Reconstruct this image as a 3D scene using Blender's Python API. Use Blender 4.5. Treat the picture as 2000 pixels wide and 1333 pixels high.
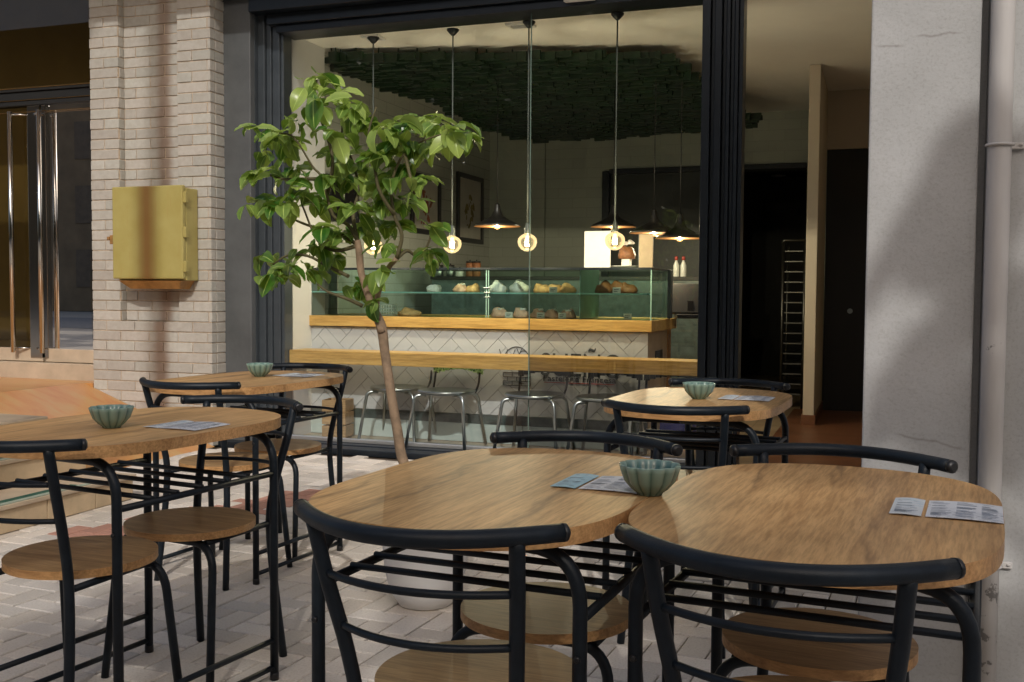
import bpy, bmesh, math, random
from mathutils import Vector, Matrix, Euler
R = math.radians
for o in list(bpy.data.objects): bpy.data.objects.remove(o)
scene = bpy.context.scene
col = scene.collection

# ------------------------------------------------------------------ camera
HC = 1.04
F_PX, PITCH, ROLL, YAW = 2020.0, 0.0479, 0.0068, 0.3425
cam_d = bpy.data.cameras.new('camera'); cam = bpy.data.objects.new('camera', cam_d); col.objects.link(cam)
cam_d.sensor_width = 36.0; cam_d.lens = 36.0 * F_PX / 2000.0
cam_d.clip_start = 0.02; cam_d.clip_end = 800
cam.matrix_world = Matrix.Translation((0, 0, HC)) @ Matrix.Rotation(YAW, 4, 'Z') @ Matrix.Rotation(math.pi/2 - PITCH, 4, 'X') @ Matrix.Rotation(ROLL, 4, 'Z')
scene.camera = cam
scene.render.resolution_x = 1024; scene.render.resolution_y = 682

# ------------------------------------------------------------------ light
SUN_DIR = Vector((0.36, -1.0, 0.75)).normalized()      # from the ground towards the sun
EL = math.asin(SUN_DIR.z); AZ = math.atan2(SUN_DIR.x, SUN_DIR.y)
world = bpy.data.worlds.new('World'); scene.world = world; world.use_nodes = True
wn = world.node_tree.nodes; wl = world.node_tree.links
bg = wn['Background']; sky = wn.new('ShaderNodeTexSky'); sky.sky_type = 'NISHITA'; sky.sun_disc = False
sky.sun_elevation = EL; sky.sun_rotation = AZ; sky.air_density = 0.9; sky.dust_density = 4.0; sky.ozone_density = 0.35
wl.new(sky.outputs[0], bg.inputs[0]); bg.inputs[1].default_value = 0.15
sun_d = bpy.data.lights.new('sun', 'SUN'); sun_d.energy = 2.0; sun_d.angle = R(0.55); sun_d.color = (1.0, 0.97, 0.925)
sun = bpy.data.objects.new('sun', sun_d); col.objects.link(sun)
sun.rotation_euler = (-SUN_DIR).to_track_quat('-Z', 'Y').to_euler()
scene.view_settings.view_transform = 'Standard'; scene.view_settings.look = 'None'
scene.view_settings.exposure = -0.32; scene.view_settings.gamma = 1.0
scene.view_settings.use_curve_mapping = False
scene.render.engine = 'CYCLES'
scene.cycles.max_bounces = 10; scene.cycles.transparent_max_bounces = 16

# ------------------------------------------------------------------ helpers
def ray(px, py):
    xr = (px-1000)/F_PX; yu = -(py-666.5)/F_PX
    cr, sr = math.cos(ROLL), math.sin(ROLL); cp, sp = math.cos(PITCH), math.sin(PITCH); cy, sy = math.cos(YAW), math.sin(YAW)
    r = xr*cr-yu*sr; up = xr*sr+yu*cr
    fw = cp+up*sp; u = -sp+up*cp
    return Vector((r*cy-fw*sy, r*sy+fw*cy, u))
def atY(px, py, Y):
    d = ray(px, py); k = Y/d.y; return Vector((d.x*k, Y, HC+d.z*k))
def atZ(px, py, Z):
    d = ray(px, py); k = (Z-HC)/d.z; return Vector((d.x*k, d.y*k, Z))
def atX(px, py, X):
    d = ray(px, py); k = X/d.x; return Vector((X, d.y*k, HC+d.z*k))

class MB:
    def __init__(s): s.bm = bmesh.new(); s.col = None
    def quad(s, pts, mi=0):
        f = s.bm.faces.new([s.bm.verts.new(p) for p in pts]); f.material_index = mi; return f
    def box(s, lo, hi, bev=0.0, mi=0, mat=None):
        x0, y0, z0 = lo; x1, y1, z1 = hi
        t = bmesh.new()
        bmesh.ops.create_cube(t, size=1.0)
        for v in t.verts: v.co = Vector(((x0+x1)/2+v.co.x*(x1-x0), (y0+y1)/2+v.co.y*(y1-y0), (z0+z1)/2+v.co.z*(z1-z0)))
        if bev > 0:
            bmesh.ops.bevel(t, geom=list(t.edges), offset=bev, segments=2, profile=0.5, affect='EDGES')
        s.add(t, mi, mat); return s
    def add(s, t, mi=0, mat=None):
        m = {}
        for v in t.verts: m[v] = s.bm.verts.new(mat @ v.co if mat else v.co)
        for f in t.faces:
            try:
                g = s.bm.faces.new([m[v] for v in f.verts]); g.material_index = mi; g.smooth = f.smooth
            except ValueError: pass
        t.free()
    def tube(s, pts, r, seg=12, caps=True, mi=0, closed=False):
        pts = [Vector(p) for p in pts]; n = len(pts)
        rr = r if isinstance(r, (list, tuple)) else [r]*n
        rings = []; up = None
        for i, p in enumerate(pts):
            a = pts[i-1] if i > 0 else (pts[-1] if closed else p); b = pts[i+1] if i < n-1 else (pts[0] if closed else p)
            t = (b-a).normalized()
            if up is None:
                up = t.orthogonal().normalized()
            else:
                up = (up - t*up.dot(t)); up = up.normalized() if up.length > 1e-6 else t.orthogonal().normalized()
            w = t.cross(up)
            rings.append([s.bm.verts.new(p + (up*math.cos(2*math.pi*k/seg) + w*math.sin(2*math.pi*k/seg))*rr[i]) for k in range(seg)])
        m = n if closed else n-1
        for i in range(m):
            A, B = rings[i], rings[(i+1) % n]
            for k in range(seg):
                f = s.bm.faces.new((A[k], A[(k+1) % seg], B[(k+1) % seg], B[k])); f.smooth = True; f.material_index = mi
        if caps and not closed:
            s.bm.faces.new(list(reversed(rings[0]))).material_index = mi; s.bm.faces.new(rings[-1]).material_index = mi
        return s
    def lathe(s, prof, c=(0, 0, 0), seg=32, mi=0, lobes=0, amp=0.0, smooth=True):
        rings = []
        for (r, z) in prof:
            ring = []
            for k in range(seg):
                a = 2*math.pi*k/seg
                q = r*(1+amp*(abs(math.cos(lobes*a/2))-0.6)) if lobes else r
                ring.append(s.bm.verts.new((c[0]+q*math.cos(a), c[1]+q*math.sin(a), c[2]+z)))
            rings.append(ring)
        for A, B in zip(rings, rings[1:]):
            for k in range(seg):
                f = s.bm.faces.new((A[k], A[(k+1) % seg], B[(k+1) % seg], B[k])); f.smooth = smooth; f.material_index = mi
        if prof[0][0] > 1e-5: s.bm.faces.new(list(reversed(rings[0]))).material_index = mi
        if prof[-1][0] > 1e-5: s.bm.faces.new(rings[-1]).material_index = mi
        return s
    def prism(s, outline, z0, z1, bev=0.0, mi=0):
        n = len(outline); t = bmesh.new()
        a = [t.verts.new((x, y, z0)) for x, y in outline]; b = [t.verts.new((x, y, z1)) for x, y in outline]
        t.faces.new(list(reversed(a))); top = t.faces.new(b)
        for i in range(n):
            f = t.faces.new((a[i], a[(i+1) % n], b[(i+1) % n], b[i])); f.smooth = True
        if bev:
            e = [x for x in t.edges if all(abs(v.co.z-z1) < 1e-6 for v in x.verts)] + [x for x in t.edges if all(abs(v.co.z-z0) < 1e-6 for v in x.verts)]
            bmesh.ops.bevel(t, geom=e, offset=bev, segments=2, profile=0.5, affect='EDGES')
        s.add(t, mi); return s
    def done(s, name, mat, parent=None, loc=None, recalc=True):
        if recalc: bmesh.ops.recalc_face_normals(s.bm, faces=list(s.bm.faces))
        me = bpy.data.meshes.new(name); s.bm.to_mesh(me); s.bm.free()
        for m in (mat if isinstance(mat, (list, tuple)) else [mat]): me.materials.append(m)
        o = bpy.data.objects.new(name, me); col.objects.link(o)
        if parent: o.parent = parent
        if loc: o.location = loc
        return o
def tag(o, label=None, cat=None, group=None, kind=None):
    if label: o['label'] = label
    if cat: o['category'] = cat
    if group: o['group'] = group
    if kind: o['kind'] = kind
    return o
def thing(name, label, cat, loc=(0, 0, 0), rz=0, group=None):
    o = bpy.data.objects.new(name, None); col.objects.link(o); o.empty_display_size = 0.1
    o.location = loc; o.rotation_euler = (0, 0, rz)
    return tag(o, label, cat, group)
def kids(o): return [c for c in bpy.data.objects if c.parent == o]
def dup(o, loc=None, rz=None, label=None, parent=None):
    c = o.copy(); col.objects.link(c)
    if parent: c.parent = parent
    if loc is not None: c.location = loc
    if rz is not None: c.rotation_euler = (0, 0, rz)
    if label: c['label'] = label
    for k in kids(o): dup(k, parent=c)
    return c
def fillet(pts, rad, n=6):
    pts = [Vector(p) for p in pts]; out = [pts[0]]
    for i in range(1, len(pts)-1):
        p = pts[i]; a = (pts[i-1]-p); b = (pts[i+1]-p); r = min(rad, a.length*.49, b.length*.49)
        A = p+a.normalized()*r; B = p+b.normalized()*r
        for k in range(n+1):
            t = k/n; out.append(A*(1-t)**2 + p*2*t*(1-t) + B*t*t)
    out.append(pts[-1]); return out
def smooth_path(pts, n=6):
    P = [Vector(p) for p in pts]; P = [2*P[0]-P[1]] + P + [2*P[-1]-P[-2]]; out = []
    for i in range(1, len(P)-2):
        for k in range(n):
            t = k/n
            out.append(0.5*((2*P[i]) + (P[i+1]-P[i-1])*t + (2*P[i-1]-5*P[i]+4*P[i+1]-P[i+2])*t*t + (3*P[i]-P[i-1]-3*P[i+1]+P[i+2])*t**3))
    out.append(P[-2]); return out

# ------------------------------------------------------------------ materials
class NT:
    def __init__(s, name):
        s.m = bpy.data.materials.new(name); s.m.use_nodes = True; s.t = s.m.node_tree; s.n = s.t.nodes; s.l = s.t.links
        s.b = s.n['Principled BSDF']; s.out = s.n['Material Output']
    def add(s, ty, **kw):
        n = s.n.new(ty)
        for k, v in kw.items(): setattr(n, k, v)
        return n
    def link(s, a, b): s.l.new(a, b)
    def coords(s, scale=(1, 1, 1), rot=(0, 0, 0), rand=False):
        tc = s.add('ShaderNodeTexCoord'); mp = s.add('ShaderNodeMapping'); mp.inputs['Scale'].default_value = scale; mp.inputs['Rotation'].default_value = rot
        s.link(tc.outputs['Object'], mp.inputs['Vector'])
        if rand:
            oi = s.add('ShaderNodeObjectInfo'); m = s.add('ShaderNodeMath', operation='MULTIPLY'); m.inputs[1].default_value = 37.0
            s.link(oi.outputs['Random'], m.inputs[0]); s.link(m.outputs[0], mp.inputs['Location'])
        return mp.outputs['Vector']
    def noise(s, vec, scale, detail=4, rough=.55, dist=0.0):
        n = s.add('ShaderNodeTexNoise'); n.inputs['Scale'].default_value = scale; n.inputs['Detail'].default_value = detail
        n.inputs['Roughness'].default_value = rough; n.inputs['Distortion'].default_value = dist; s.link(vec, n.inputs['Vector']); return n.outputs['Fac']
    def ramp(s, fac, stops):
        r = s.add('ShaderNodeValToRGB'); e = r.color_ramp.elements
        while len(e) > 1: e.remove(e[-1])
        e[0].position, e[0].color = stops[0][0], (*stops[0][1], 1)
        for p, c in stops[1:]:
            k = e.new(p); k.color = (*c, 1)
        s.link(fac, r.inputs['Fac']); return r.outputs['Color']
    def mix(s, fac, a, b, mode='MIX'):
        m = s.add('ShaderNodeMix', data_type='RGBA', blend_type=mode)
        for sock, v in ((m.inputs[0], fac), (m.inputs[6], a), (m.inputs[7], b)):
            if hasattr(v, 'links') or hasattr(v, 'is_linked'): s.link(v, sock)
            elif isinstance(v, (int, float)): sock.default_value = v
            else: sock.default_value = (*v, 1)
        return m.outputs[2]
    def bump(s, h, strength=.3, dist=.01):
        b = s.add('ShaderNodeBump'); b.inputs['Strength'].default_value = strength; b.inputs['Distance'].default_value = dist
        s.link(h, b.inputs['Height']); s.link(b.outputs[0], s.b.inputs['Normal'])
    def set(s, color=None, rough=.5, metal=0.0, spec=None, coat=None):
        if color is not None:
            if hasattr(color, 'is_linked'): s.link(color, s.b.inputs['Base Color'])
            else: s.b.inputs['Base Color'].default_value = (*color, 1)
        if hasattr(rough, 'is_linked'): s.link(rough, s.b.inputs['Roughness'])
        else: s.b.inputs['Roughness'].default_value = rough
        s.b.inputs['Metallic'].default_value = metal
        if spec is not None: s.b.inputs['Specular IOR Level'].default_value = spec
        if coat is not None: s.b.inputs['Coat Weight'].default_value = coat
        return s.m
def vary(name, c, amt=.25, scale=8, rough=.6, metal=0, bump=0, bscale=60, spec=None, rvar=0.0):
    t = NT(name); v = t.coords()
    a = tuple(x*(1-amt) for x in c); b = tuple(min(1, x*(1+amt)) for x in c)
    n = t.noise(v, scale, 6, .6)
    cc = t.ramp(n, [(.3, a), (.7, b)])
    if bump: t.bump(t.noise(v, bscale, 4), bump, .004)
    if rvar:
        rr = t.add('ShaderNodeMapRange'); rr.inputs[3].default_value = max(0.02, rough-rvar); rr.inputs[4].default_value = rough+rvar
        t.link(t.noise(v, scale*2.3, 5), rr.inputs[0]); return t.set(cc, rr.outputs[0], metal, spec)
    return t.set(cc, rough, metal, spec)

def oak(name, light, dark, crack, axis='Y', sc=1.0, rough=.42, rand=True):
    t = NT(name)
    s1 = (11, .8, 11) if axis == 'Y' else ((.8, 11, 11) if axis == 'X' else (11, 11, .8))
    v = t.coords(tuple(x*sc for x in s1), rand=rand)
    n1 = t.noise(v, 3.0, 8, .62, .6); n2 = t.noise(v, 14.0, 4, .7)
    c = t.ramp(n1, [(.28, dark), (.48, tuple((a+b)/2 for a, b in zip(light, dark))), (.70, light)])
    fine = t.ramp(n2, [(.36, (.58, .54, .50)), (.60, (1, 1, 1))])
    c = t.mix(.8, c, fine, 'MULTIPLY')
    s0 = (1, .16, 1) if axis == 'Y' else ((.16, 1, 1) if axis == 'X' else (1, 1, .16))
    v0 = t.coords(tuple(x*sc for x in s0), rand=rand)
    s2 = (4.2, .55, 4.2) if axis == 'Y' else ((.55, 4.2, 4.2) if axis == 'X' else (4.2, 4.2, .55))
    v2 = t.coords(tuple(x*sc for x in s2), rand=rand)
    wv = t.add('ShaderNodeTexWave', wave_type='BANDS', bands_direction='Y' if axis == 'X' else 'X', wave_profile='SIN'); t.link(v0, wv.inputs['Vector'])
    wv.inputs['Scale'].default_value = 2.6; wv.inputs['Distortion'].default_value = 7.0; wv.inputs['Detail'].default_value = 5; wv.inputs['Detail Scale'].default_value = 2.2; wv.inputs['Detail Roughness'].default_value = .6
    n4 = t.noise(v2, 1.3, 3)
    line = t.ramp(wv.outputs['Fac'], [(0.0, (1, 1, 1)), (.012, (.6, .6, .6)), (.07, (.12, .12, .12)), (.22, (0, 0, 0))])
    gate = t.ramp(n4, [(.42, (0, 0, 0)), (.54, (1, 1, 1))])
    f = t.mix(1.0, line, gate, 'MULTIPLY')
    f2 = t.add('ShaderNodeMath', operation='MULTIPLY'); t.link(f, f2.inputs[0]); f2.inputs[1].default_value = .6
    c = t.mix(f2.outputs[0], c, crack)
    t.bump(n2, .08, .002)
    return t.set(c, rough, 0, .26)

M = {}
M['oak'] = oak('oak_laminate', (.70, .43, .19), (.47, .26, .105), (.12, .06, .028))
M['oak_edge'] = oak('oak_edge', (.66, .38, .16), (.48, .25, .10), (.30, .15, .06), axis='X')
M['seat_wood'] = oak('seat_wood', (.54, .34, .16), (.38, .225, .10), (.22, .12, .05), axis='X', sc=.9)
M['black_metal'] = vary('black_powder_coat', (.008, .0125, .018), .3, 30, .44, 0, .12, 400, .3, .06)
M['black_plastic'] = vary('black_plastic', (.010, .010, .011), .2, 30, .4)
M['pine'] = oak('pine_board', (.62, .41, .14), (.50, .29, .08), (.40, .22, .07), axis='X', sc=.55, rough=.4, rand=False)
M['pine_dark'] = oak('pine_board_dark', (.46, .24, .08), (.33, .15, .05), (.2, .1, .04), axis='X', sc=.6, rough=.4, rand=False)
M['white_wall'] = vary('white_wall_paint', (.74, .74, .73), .04, 2.0, .75, 0, .08, 120)
M['ceiling'] = vary('ceiling_paint', (.86, .84, .79), .05, 1.5, .8)
M['beige_wall'] = vary('beige_wall_paint', (.54, .475, .385), .06, 1.5, .75)
M['charcoal'] = vary('charcoal_render', (.085, .09, .092), .18, 5, .55, 0, .08, 80, None, .08)
M['frame'] = vary('dark_aluminium', (.011, .016, .022), .2, 12, .32, .2, 0, 60, None, .06)
M['frame_grey'] = vary('grey_aluminium', (.075, .088, .10), .12, 9, .35, .4, 0)
M['frame_edge'] = vary('bare_aluminium', (.62, .63, .62), .06, 9, .3, .8)
M['chrome'] = vary('polished_steel', (.55, .53, .49), .04, 4, .12, 1.0)
M['silver'] = vary('brushed_aluminium', (.36, .40, .39), .08, 14, .3, 1.0)
M['rack'] = vary('dull_rack_steel', (.13, .13, .12), .1, 14, .4, 1.0)
M['print_paper'] = vary('print_paper', (.50, .48, .43), .08, 8, .7)
M['mortar'] = vary('mortar', (.50, .39, .28), .2, 30, .9)
M['dark'] = vary('dark_interior', (.010, .010, .009), .2, 6, .6)
M['black_door'] = vary('black_door', (.008, .0075, .007), .1, 6, .45)
M['slat'] = vary('dark_green_slats', (.007, .024, .010), .5, 9, .55, 0, .1, 60)
M['pot'] = vary('white_pot_glaze', (.74, .735, .72), .05, 5, .45, 0, .05, 50)
M['soil'] = vary('soil', (.05, .035, .022), .4, 40, .95, 0, .6, 80)
M['bark'] = vary('bark', (.27, .185, .115), .32, 28, .8, 0, .5, 70)
M['twig'] = vary('twig_bark', (.10, .085, .035), .3, 40, .7)
M['street_bark'] = vary('street_bark', (.12, .09, .065), .3, 12, .9, 0, .5, 30)
M['grey_bowl_bottom'] = vary('bowl_foot', (.05, .12, .10), .2, 20, .3)
M['green_strip'] = vary('green_tread_strip', (.012, .085, .055), .25, 20, .6)
M['strip_edge'] = vary('strip_edge', (.33, .38, .30), .15, 20, .5)
M['marble'] = vary('cream_marble', (.50, .40, .29), .14, 7, .35)
M['red_floor'] = vary('red_brown_floor', (.15, .062, .03), .25, 5, .4)
M['black_glass'] = vary('black_glass', (.006, .012, .009), .2, 6, .35)
M['paper_white'] = vary('white_paper', (.74, .75, .76), .04, 20, .7)
M['brown_board'] = vary('brown_card', (.42, .32, .21), .1, 12, .7)
M['card_tag'] = vary('price_card', (.72, .70, .66), .04, 20, .7)
M['bread'] = vary('bread_crust', (.66, .36, .15), .35, 30, .65, 0, .5, 60)
M['bread_dark'] = vary('dark_crust', (.22, .085, .03), .35, 26, .6, 0, .5, 60)
M['sugar'] = vary('sugar_dusted_pastry', (.86, .80, .74), .12, 40, .8, 0, .5, 70)
M['pink_pastry'] = vary('pink_pastry', (.78, .46, .33), .25, 34, .7, 0, .5, 60)
M['lamp_black'] = vary('lamp_shade_black', (.012, .011, .010), .2, 10, .35)
M['lamp_copper'] = vary('lamp_shade_inside', (.50, .23, .08), .15, 10, .35, .6)
M['cord'] = vary('grey_cord', (.10, .115, .105), .1, 10, .5)
M['crate'] = oak('crate_wood', (.46, .32, .18), (.34, .22, .11), (.2, .12, .06), axis='X', rand=False)
M['blue'] = vary('blue_plastic', (.012, .03, .42), .1, 10, .4)
M['red_cap'] = vary('red_cap', (.35, .04, .03), .2, 10, .4)
M['bottle'] = vary('white_bottle', (.55, .56, .52), .1, 10, .25)
M['pave_joint'] = vary('paver_joint', (.09, .065, .045), .35, 25, .95)
M['plaza'] = vary('pale_plaza_paving', (.42, .36, .29), .15, 3, .9)
M['shutter'] = vary('brown_shutter', (.13, .085, .05), .2, 3, .7)
M['asphalt'] = vary('street_asphalt', (.20, .19, .18), .2, 6, .9, 0, .3, 60)
M['ink'] = vary('dark_ink', (.03, .035, .04), .2, 10, .6)
M['ink_soft'] = vary('printed_ink', (.16, .20, .27), .5, 60, .6)
M['red_ink'] = vary('red_ink', (.45, .06, .05), .1, 10, .6)
M['grout'] = vary('tile_grout', (.42, .43, .44), .1, 20, .9)
M['white_tile'] = vary('white_tile', (.48, .49, .50), .05, 7, .22)
M['cyan_tile'] = vary('plinth_tile', (.42, .50, .48), .1, 6, .35)
M['dark_plinth'] = vary('dark_plinth', (.055, .075, .07), .4, 18, .35)

def paver_mat():
    t = NT('clay_pavers'); v = t.coords()
    at = t.add('ShaderNodeAttribute'); at.attribute_name = 'tint'
    n = t.noise(v, 140, 3, .7); n2 = t.noise(v, 2.2, 5, .6)
    c = t.mix(.75, at.outputs['Color'], t.ramp(n, [(.34, (.80, .77, .74)), (.54, (1, 1, 1))]), 'MULTIPLY')
    c = t.mix(.5, c, t.ramp(n2, [(.3, (.84, .81, .76)), (.62, (1, 1, 1))]), 'MULTIPLY')
    t.bump(n, .3, .003)
    return t.set(c, .78)
M['paver'] = paver_mat()
def brick_mat():
    t = NT('cream_brick'); v = t.coords()
    at = t.add('ShaderNodeAttribute'); at.attribute_name = 'tint'
    n = t.noise(v, 30, 5, .6)
    c = t.mix(.6, at.outputs['Color'], t.ramp(n, [(.3, (.80, .76, .72)), (.65, (1, 1, 1))]), 'MULTIPLY')
    sx = t.add('ShaderNodeSeparateXYZ'); t.link(v, sx.inputs[0])          # vertical brown band down the pier at one X
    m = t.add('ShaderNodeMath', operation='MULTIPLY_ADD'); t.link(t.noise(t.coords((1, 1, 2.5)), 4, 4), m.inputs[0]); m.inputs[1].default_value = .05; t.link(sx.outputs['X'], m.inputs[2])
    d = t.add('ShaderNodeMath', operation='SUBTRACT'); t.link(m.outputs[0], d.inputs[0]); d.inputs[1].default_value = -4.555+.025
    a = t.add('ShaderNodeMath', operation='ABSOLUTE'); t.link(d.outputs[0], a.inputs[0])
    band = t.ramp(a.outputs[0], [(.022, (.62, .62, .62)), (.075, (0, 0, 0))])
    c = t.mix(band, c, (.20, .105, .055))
    t.bump(n, .25, .004)
    return t.set(c, .8)
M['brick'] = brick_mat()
def plaster_mat():
    t = NT('aged_plaster'); v = t.coords()
    n = t.noise(v, 3.0, 6, .6); n2 = t.noise(v, 45, 4, .6)
    c = t.ramp(n, [(.3, (.40, .40, .39)), (.7, (.50, .50, .495))])
    # hairline cracks: thin horizontal wandering lines at a few heights
    w = t.coords((1.1, 1, 1))
    wn_ = t.add('ShaderNodeTexNoise'); wn_.inputs['Scale'].default_value = 14; wn_.inputs['Detail'].default_value = 6; t.link(w, wn_.inputs['Vector'])
    sx = t.add('ShaderNodeSeparateXYZ'); t.link(v, sx.inputs[0])
    def crack(c, z0, amp, x0, x1, s):
        m = t.add('ShaderNodeMath', operation='MULTIPLY_ADD'); t.link(wn_.outputs['Fac'], m.inputs[0]); m.inputs[1].default_value = amp; m.inputs[2].default_value = z0-amp/2
        d = t.add('ShaderNodeMath', operation='SUBTRACT'); t.link(sx.outputs['Z'], d.inputs[0]); t.link(m.outputs[0], d.inputs[1])
        k = t.add('ShaderNodeMath', operation='MULTIPLY_ADD'); t.link(sx.outputs['X'], k.inputs[0]); k.inputs[1].default_value = -s; t.link(d.outputs[0], k.inputs[2])
        a = t.add('ShaderNodeMath', operation='ABSOLUTE'); t.link(k.outputs[0], a.inputs[0])
        line = t.ramp(a.outputs[0], [(0, (1, 1, 1)), (.0016, (0, 0, 0))])
        g = t.add('ShaderNodeMapRange'); t.link(sx.outputs['X'], g.inputs[0]); g.inputs[1].default_value = x0; g.inputs[2].default_value = x0+.02
        g2 = t.add('ShaderNodeMapRange'); t.link(sx.outputs['X'], g2.inputs[0]); g2.inputs[1].default_value = x1; g2.inputs[2].default_value = x1-.02
        mm = t.add('ShaderNodeMath', operation='MULTIPLY'); t.link(g.outputs[0], mm.inputs[0]); t.link(g2.outputs[0], mm.inputs[1])
        f = t.add('ShaderNodeMath', operation='MULTIPLY'); t.link(mm.outputs[0], f.inputs[0]); t.link(line, f.inputs[1])
        f3 = t.add('ShaderNodeMath', operation='MULTIPLY'); t.link(f.outputs[0], f3.inputs[0]); f3.inputs[1].default_value = .6
        return t.mix(f3.outputs[0], c, (.22, .20, .18))
    P = 2.37; a1, a2 = atY(1782, 72, P), atY(1885, 64, P); b1, b2 = atY(1705, 93, P), atY(1772, 90, P); d1, d2 = atY(1745, 848, P), atY(1890, 878, P)
    for p1, p2, am in ((a1, a2, .03), (b1, b2, .02), (d1, d2, .03)):
        sl = (p2.z-p1.z)/(p2.x-p1.x); c = crack(c, p1.z-sl*p1.x, am, p1.x, p2.x, sl)
    t.bump(n2, .28, .005)
    sp = t.noise(v, 160, 3, .7); c = t.mix(.5, c, t.ramp(sp, [(.30, (.72, .70, .67)), (.5, (1, 1, 1))]), 'MULTIPLY')
    return t.set(c, .85)
M['plaster'] = plaster_mat()
def pipe_mat():
    t = NT('chipped_pipe_paint'); v = t.coords()
    n = t.noise(v, 14, 6, .65); n2 = t.noise(t.coords((3, 3, .35)), 6, 4)
    sx = t.add('ShaderNodeSeparateXYZ'); t.link(v, sx.inputs[0])
    g = t.add('ShaderNodeMapRange'); t.link(sx.outputs['Z'], g.inputs[0]); g.inputs[1].default_value = .75; g.inputs[2].default_value = .2; g.inputs[3].default_value = 0; g.inputs[4].default_value = .14
    a = t.add('ShaderNodeMath', operation='ADD'); t.link(n, a.inputs[0]); t.link(g.outputs[0], a.inputs[1])
    chip = t.ramp(a.outputs[0], [(.66, (0, 0, 0)), (.68, (1, 1, 1))])
    c = t.ramp(n2, [(.3, (.44, .415, .39)), (.7, (.57, .55, .53))])
    c = t.mix(chip, c, (.20, .19, .18)); t.bump(chip, .2, -.002)
    return t.set(c, .55)
M['pipe'] = pipe_mat()
def box_mat():
    t = NT('yellow_enamel'); v = t.coords(); n = t.noise(v, 5, 5); n2 = t.noise(t.coords((14, 14, 1.5)), 3, 4)
    c = t.ramp(n, [(.3, (.37, .30, .085)), (.7, (.43, .37, .13))])
    c = t.mix(t.ramp(n2, [(.6, (0, 0, 0)), (.8, (.35, .35, .35))]), c, (.38, .20, .06))
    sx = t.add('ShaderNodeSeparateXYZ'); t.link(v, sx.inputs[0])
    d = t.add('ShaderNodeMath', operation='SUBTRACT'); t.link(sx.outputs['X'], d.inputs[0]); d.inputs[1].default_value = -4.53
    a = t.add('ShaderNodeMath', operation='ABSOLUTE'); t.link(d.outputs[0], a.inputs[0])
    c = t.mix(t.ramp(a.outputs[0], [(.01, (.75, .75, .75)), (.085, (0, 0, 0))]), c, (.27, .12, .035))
    return t.set(c, .4)
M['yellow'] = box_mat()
M['rust'] = vary('rusty_tray', (.33, .17, .05), .3, 20, .6)
def ramp_mat():
    t = NT('peach_stone'); v = t.coords((1, 3, 1)); n = t.noise(v, 3, 6, .65, .5)
    return t.set(t.ramp(n, [(.3, (.50, .19, .055)), (.5, (.54, .26, .085)), (.7, (.52, .32, .125))]), .3)
M['peach'] = ramp_mat()
M['step_tile'] = vary('step_tile', (.55, .42, .27), .16, 9, .5)
def floor_tile():
    t = NT('shop_floor'); v = t.coords()
    br = t.add('ShaderNodeTexBrick'); br.offset = 0; br.inputs['Scale'].default_value = 1; br.inputs['Brick Width'].default_value = .45; br.inputs['Row Height'].default_value = .45; br.inputs['Mortar Size'].default_value = .004
    t.link(v, br.inputs['Vector'])
    n = t.noise(v, 5, 6)
    c = t.ramp(n, [(.3, (.30, .22, .14)), (.7, (.42, .33, .23))])
    c = t.mix(br.outputs['Fac'], c, (.18, .14, .10))
    return t.set(c, .28)
M['shop_floor'] = floor_tile()
def wall_tile(name, base, line, axis):
    t = NT(name); tc = t.add('ShaderNodeTexCoord'); sp = t.add('ShaderNodeSeparateXYZ'); cb = t.add('ShaderNodeCombineXYZ')
    t.link(tc.outputs['Object'], sp.inputs[0]); t.link(sp.outputs[axis], cb.inputs[0]); t.link(sp.outputs['Z'], cb.inputs[1])
    br = t.add('ShaderNodeTexBrick'); br.inputs['Scale'].default_value = 1; br.inputs['Brick Width'].default_value = .30; br.inputs['Row Height'].default_value = .10; br.inputs['Mortar Size'].default_value = .0035
    br.inputs['Color1'].default_value = (*base, 1); br.inputs['Color2'].default_value = (*[x*.93 for x in base], 1); br.inputs['Mortar'].default_value = (*line, 1)
    t.link(cb.outputs[0], br.inputs['Vector'])
    inv = t.add('ShaderNodeMath', operation='SUBTRACT'); inv.inputs[0].default_value = 1; t.link(br.outputs['Fac'], inv.inputs[1])
    t.bump(inv.outputs[0], .4, .003)
    return t.set(br.outputs['Color'], .25)
M['tile_side'] = wall_tile('side_wall_tile', (.44, .46, .42), (.31, .33, .29), 'Y')
M['tile_back'] = wall_tile('back_wall_tile', (.37, .40, .35), (.325, .35, .305), 'X')

def glass_mat(name, tint=(1, 1, 1), ior=1.5, extra=0.0):
    t = NT(name); t.n.remove(t.b)
    tr = t.add('ShaderNodeBsdfTransparent'); tr.inputs[0].default_value = (*tint, 1)
    gl = t.add('ShaderNodeBsdfGlossy'); gl.inputs['Roughness'].default_value = 0.0; gl.inputs[0].default_value = (1, 1, 1, 1)
    fr = t.add('ShaderNodeFresnel'); fr.inputs[0].default_value = ior
    mx = t.add('ShaderNodeMixShader')
    if extra:
        ad = t.add('ShaderNodeMath', operation='ADD'); t.link(fr.outputs[0], ad.inputs[0]); ad.inputs[1].default_value = extra; t.link(ad.outputs[0], mx.inputs[0])
    else: t.link(fr.outputs[0], mx.inputs[0])
    t.link(tr.outputs[0], mx.inputs[1]); t.link(gl.outputs[0], mx.inputs[2]); t.link(mx.outputs[0], t.out.inputs[0])
    return t.m
M['glass'] = glass_mat('window_glass', (.95, .975, .96), 1.58)
M['case_glass'] = glass_mat('green_case_glass', (.80, .945, .90), 1.5)
M['glass_edge'] = vary('glass_edge', (.14, .20, .17), .1, 8, .15)
M['case_edge'] = vary('bright_glass_edge', (.32, .52, .46), .1, 8, .2)
M['door_glass'] = glass_mat('bronze_glass', (.46, .39, .25), 1.5)
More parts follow.
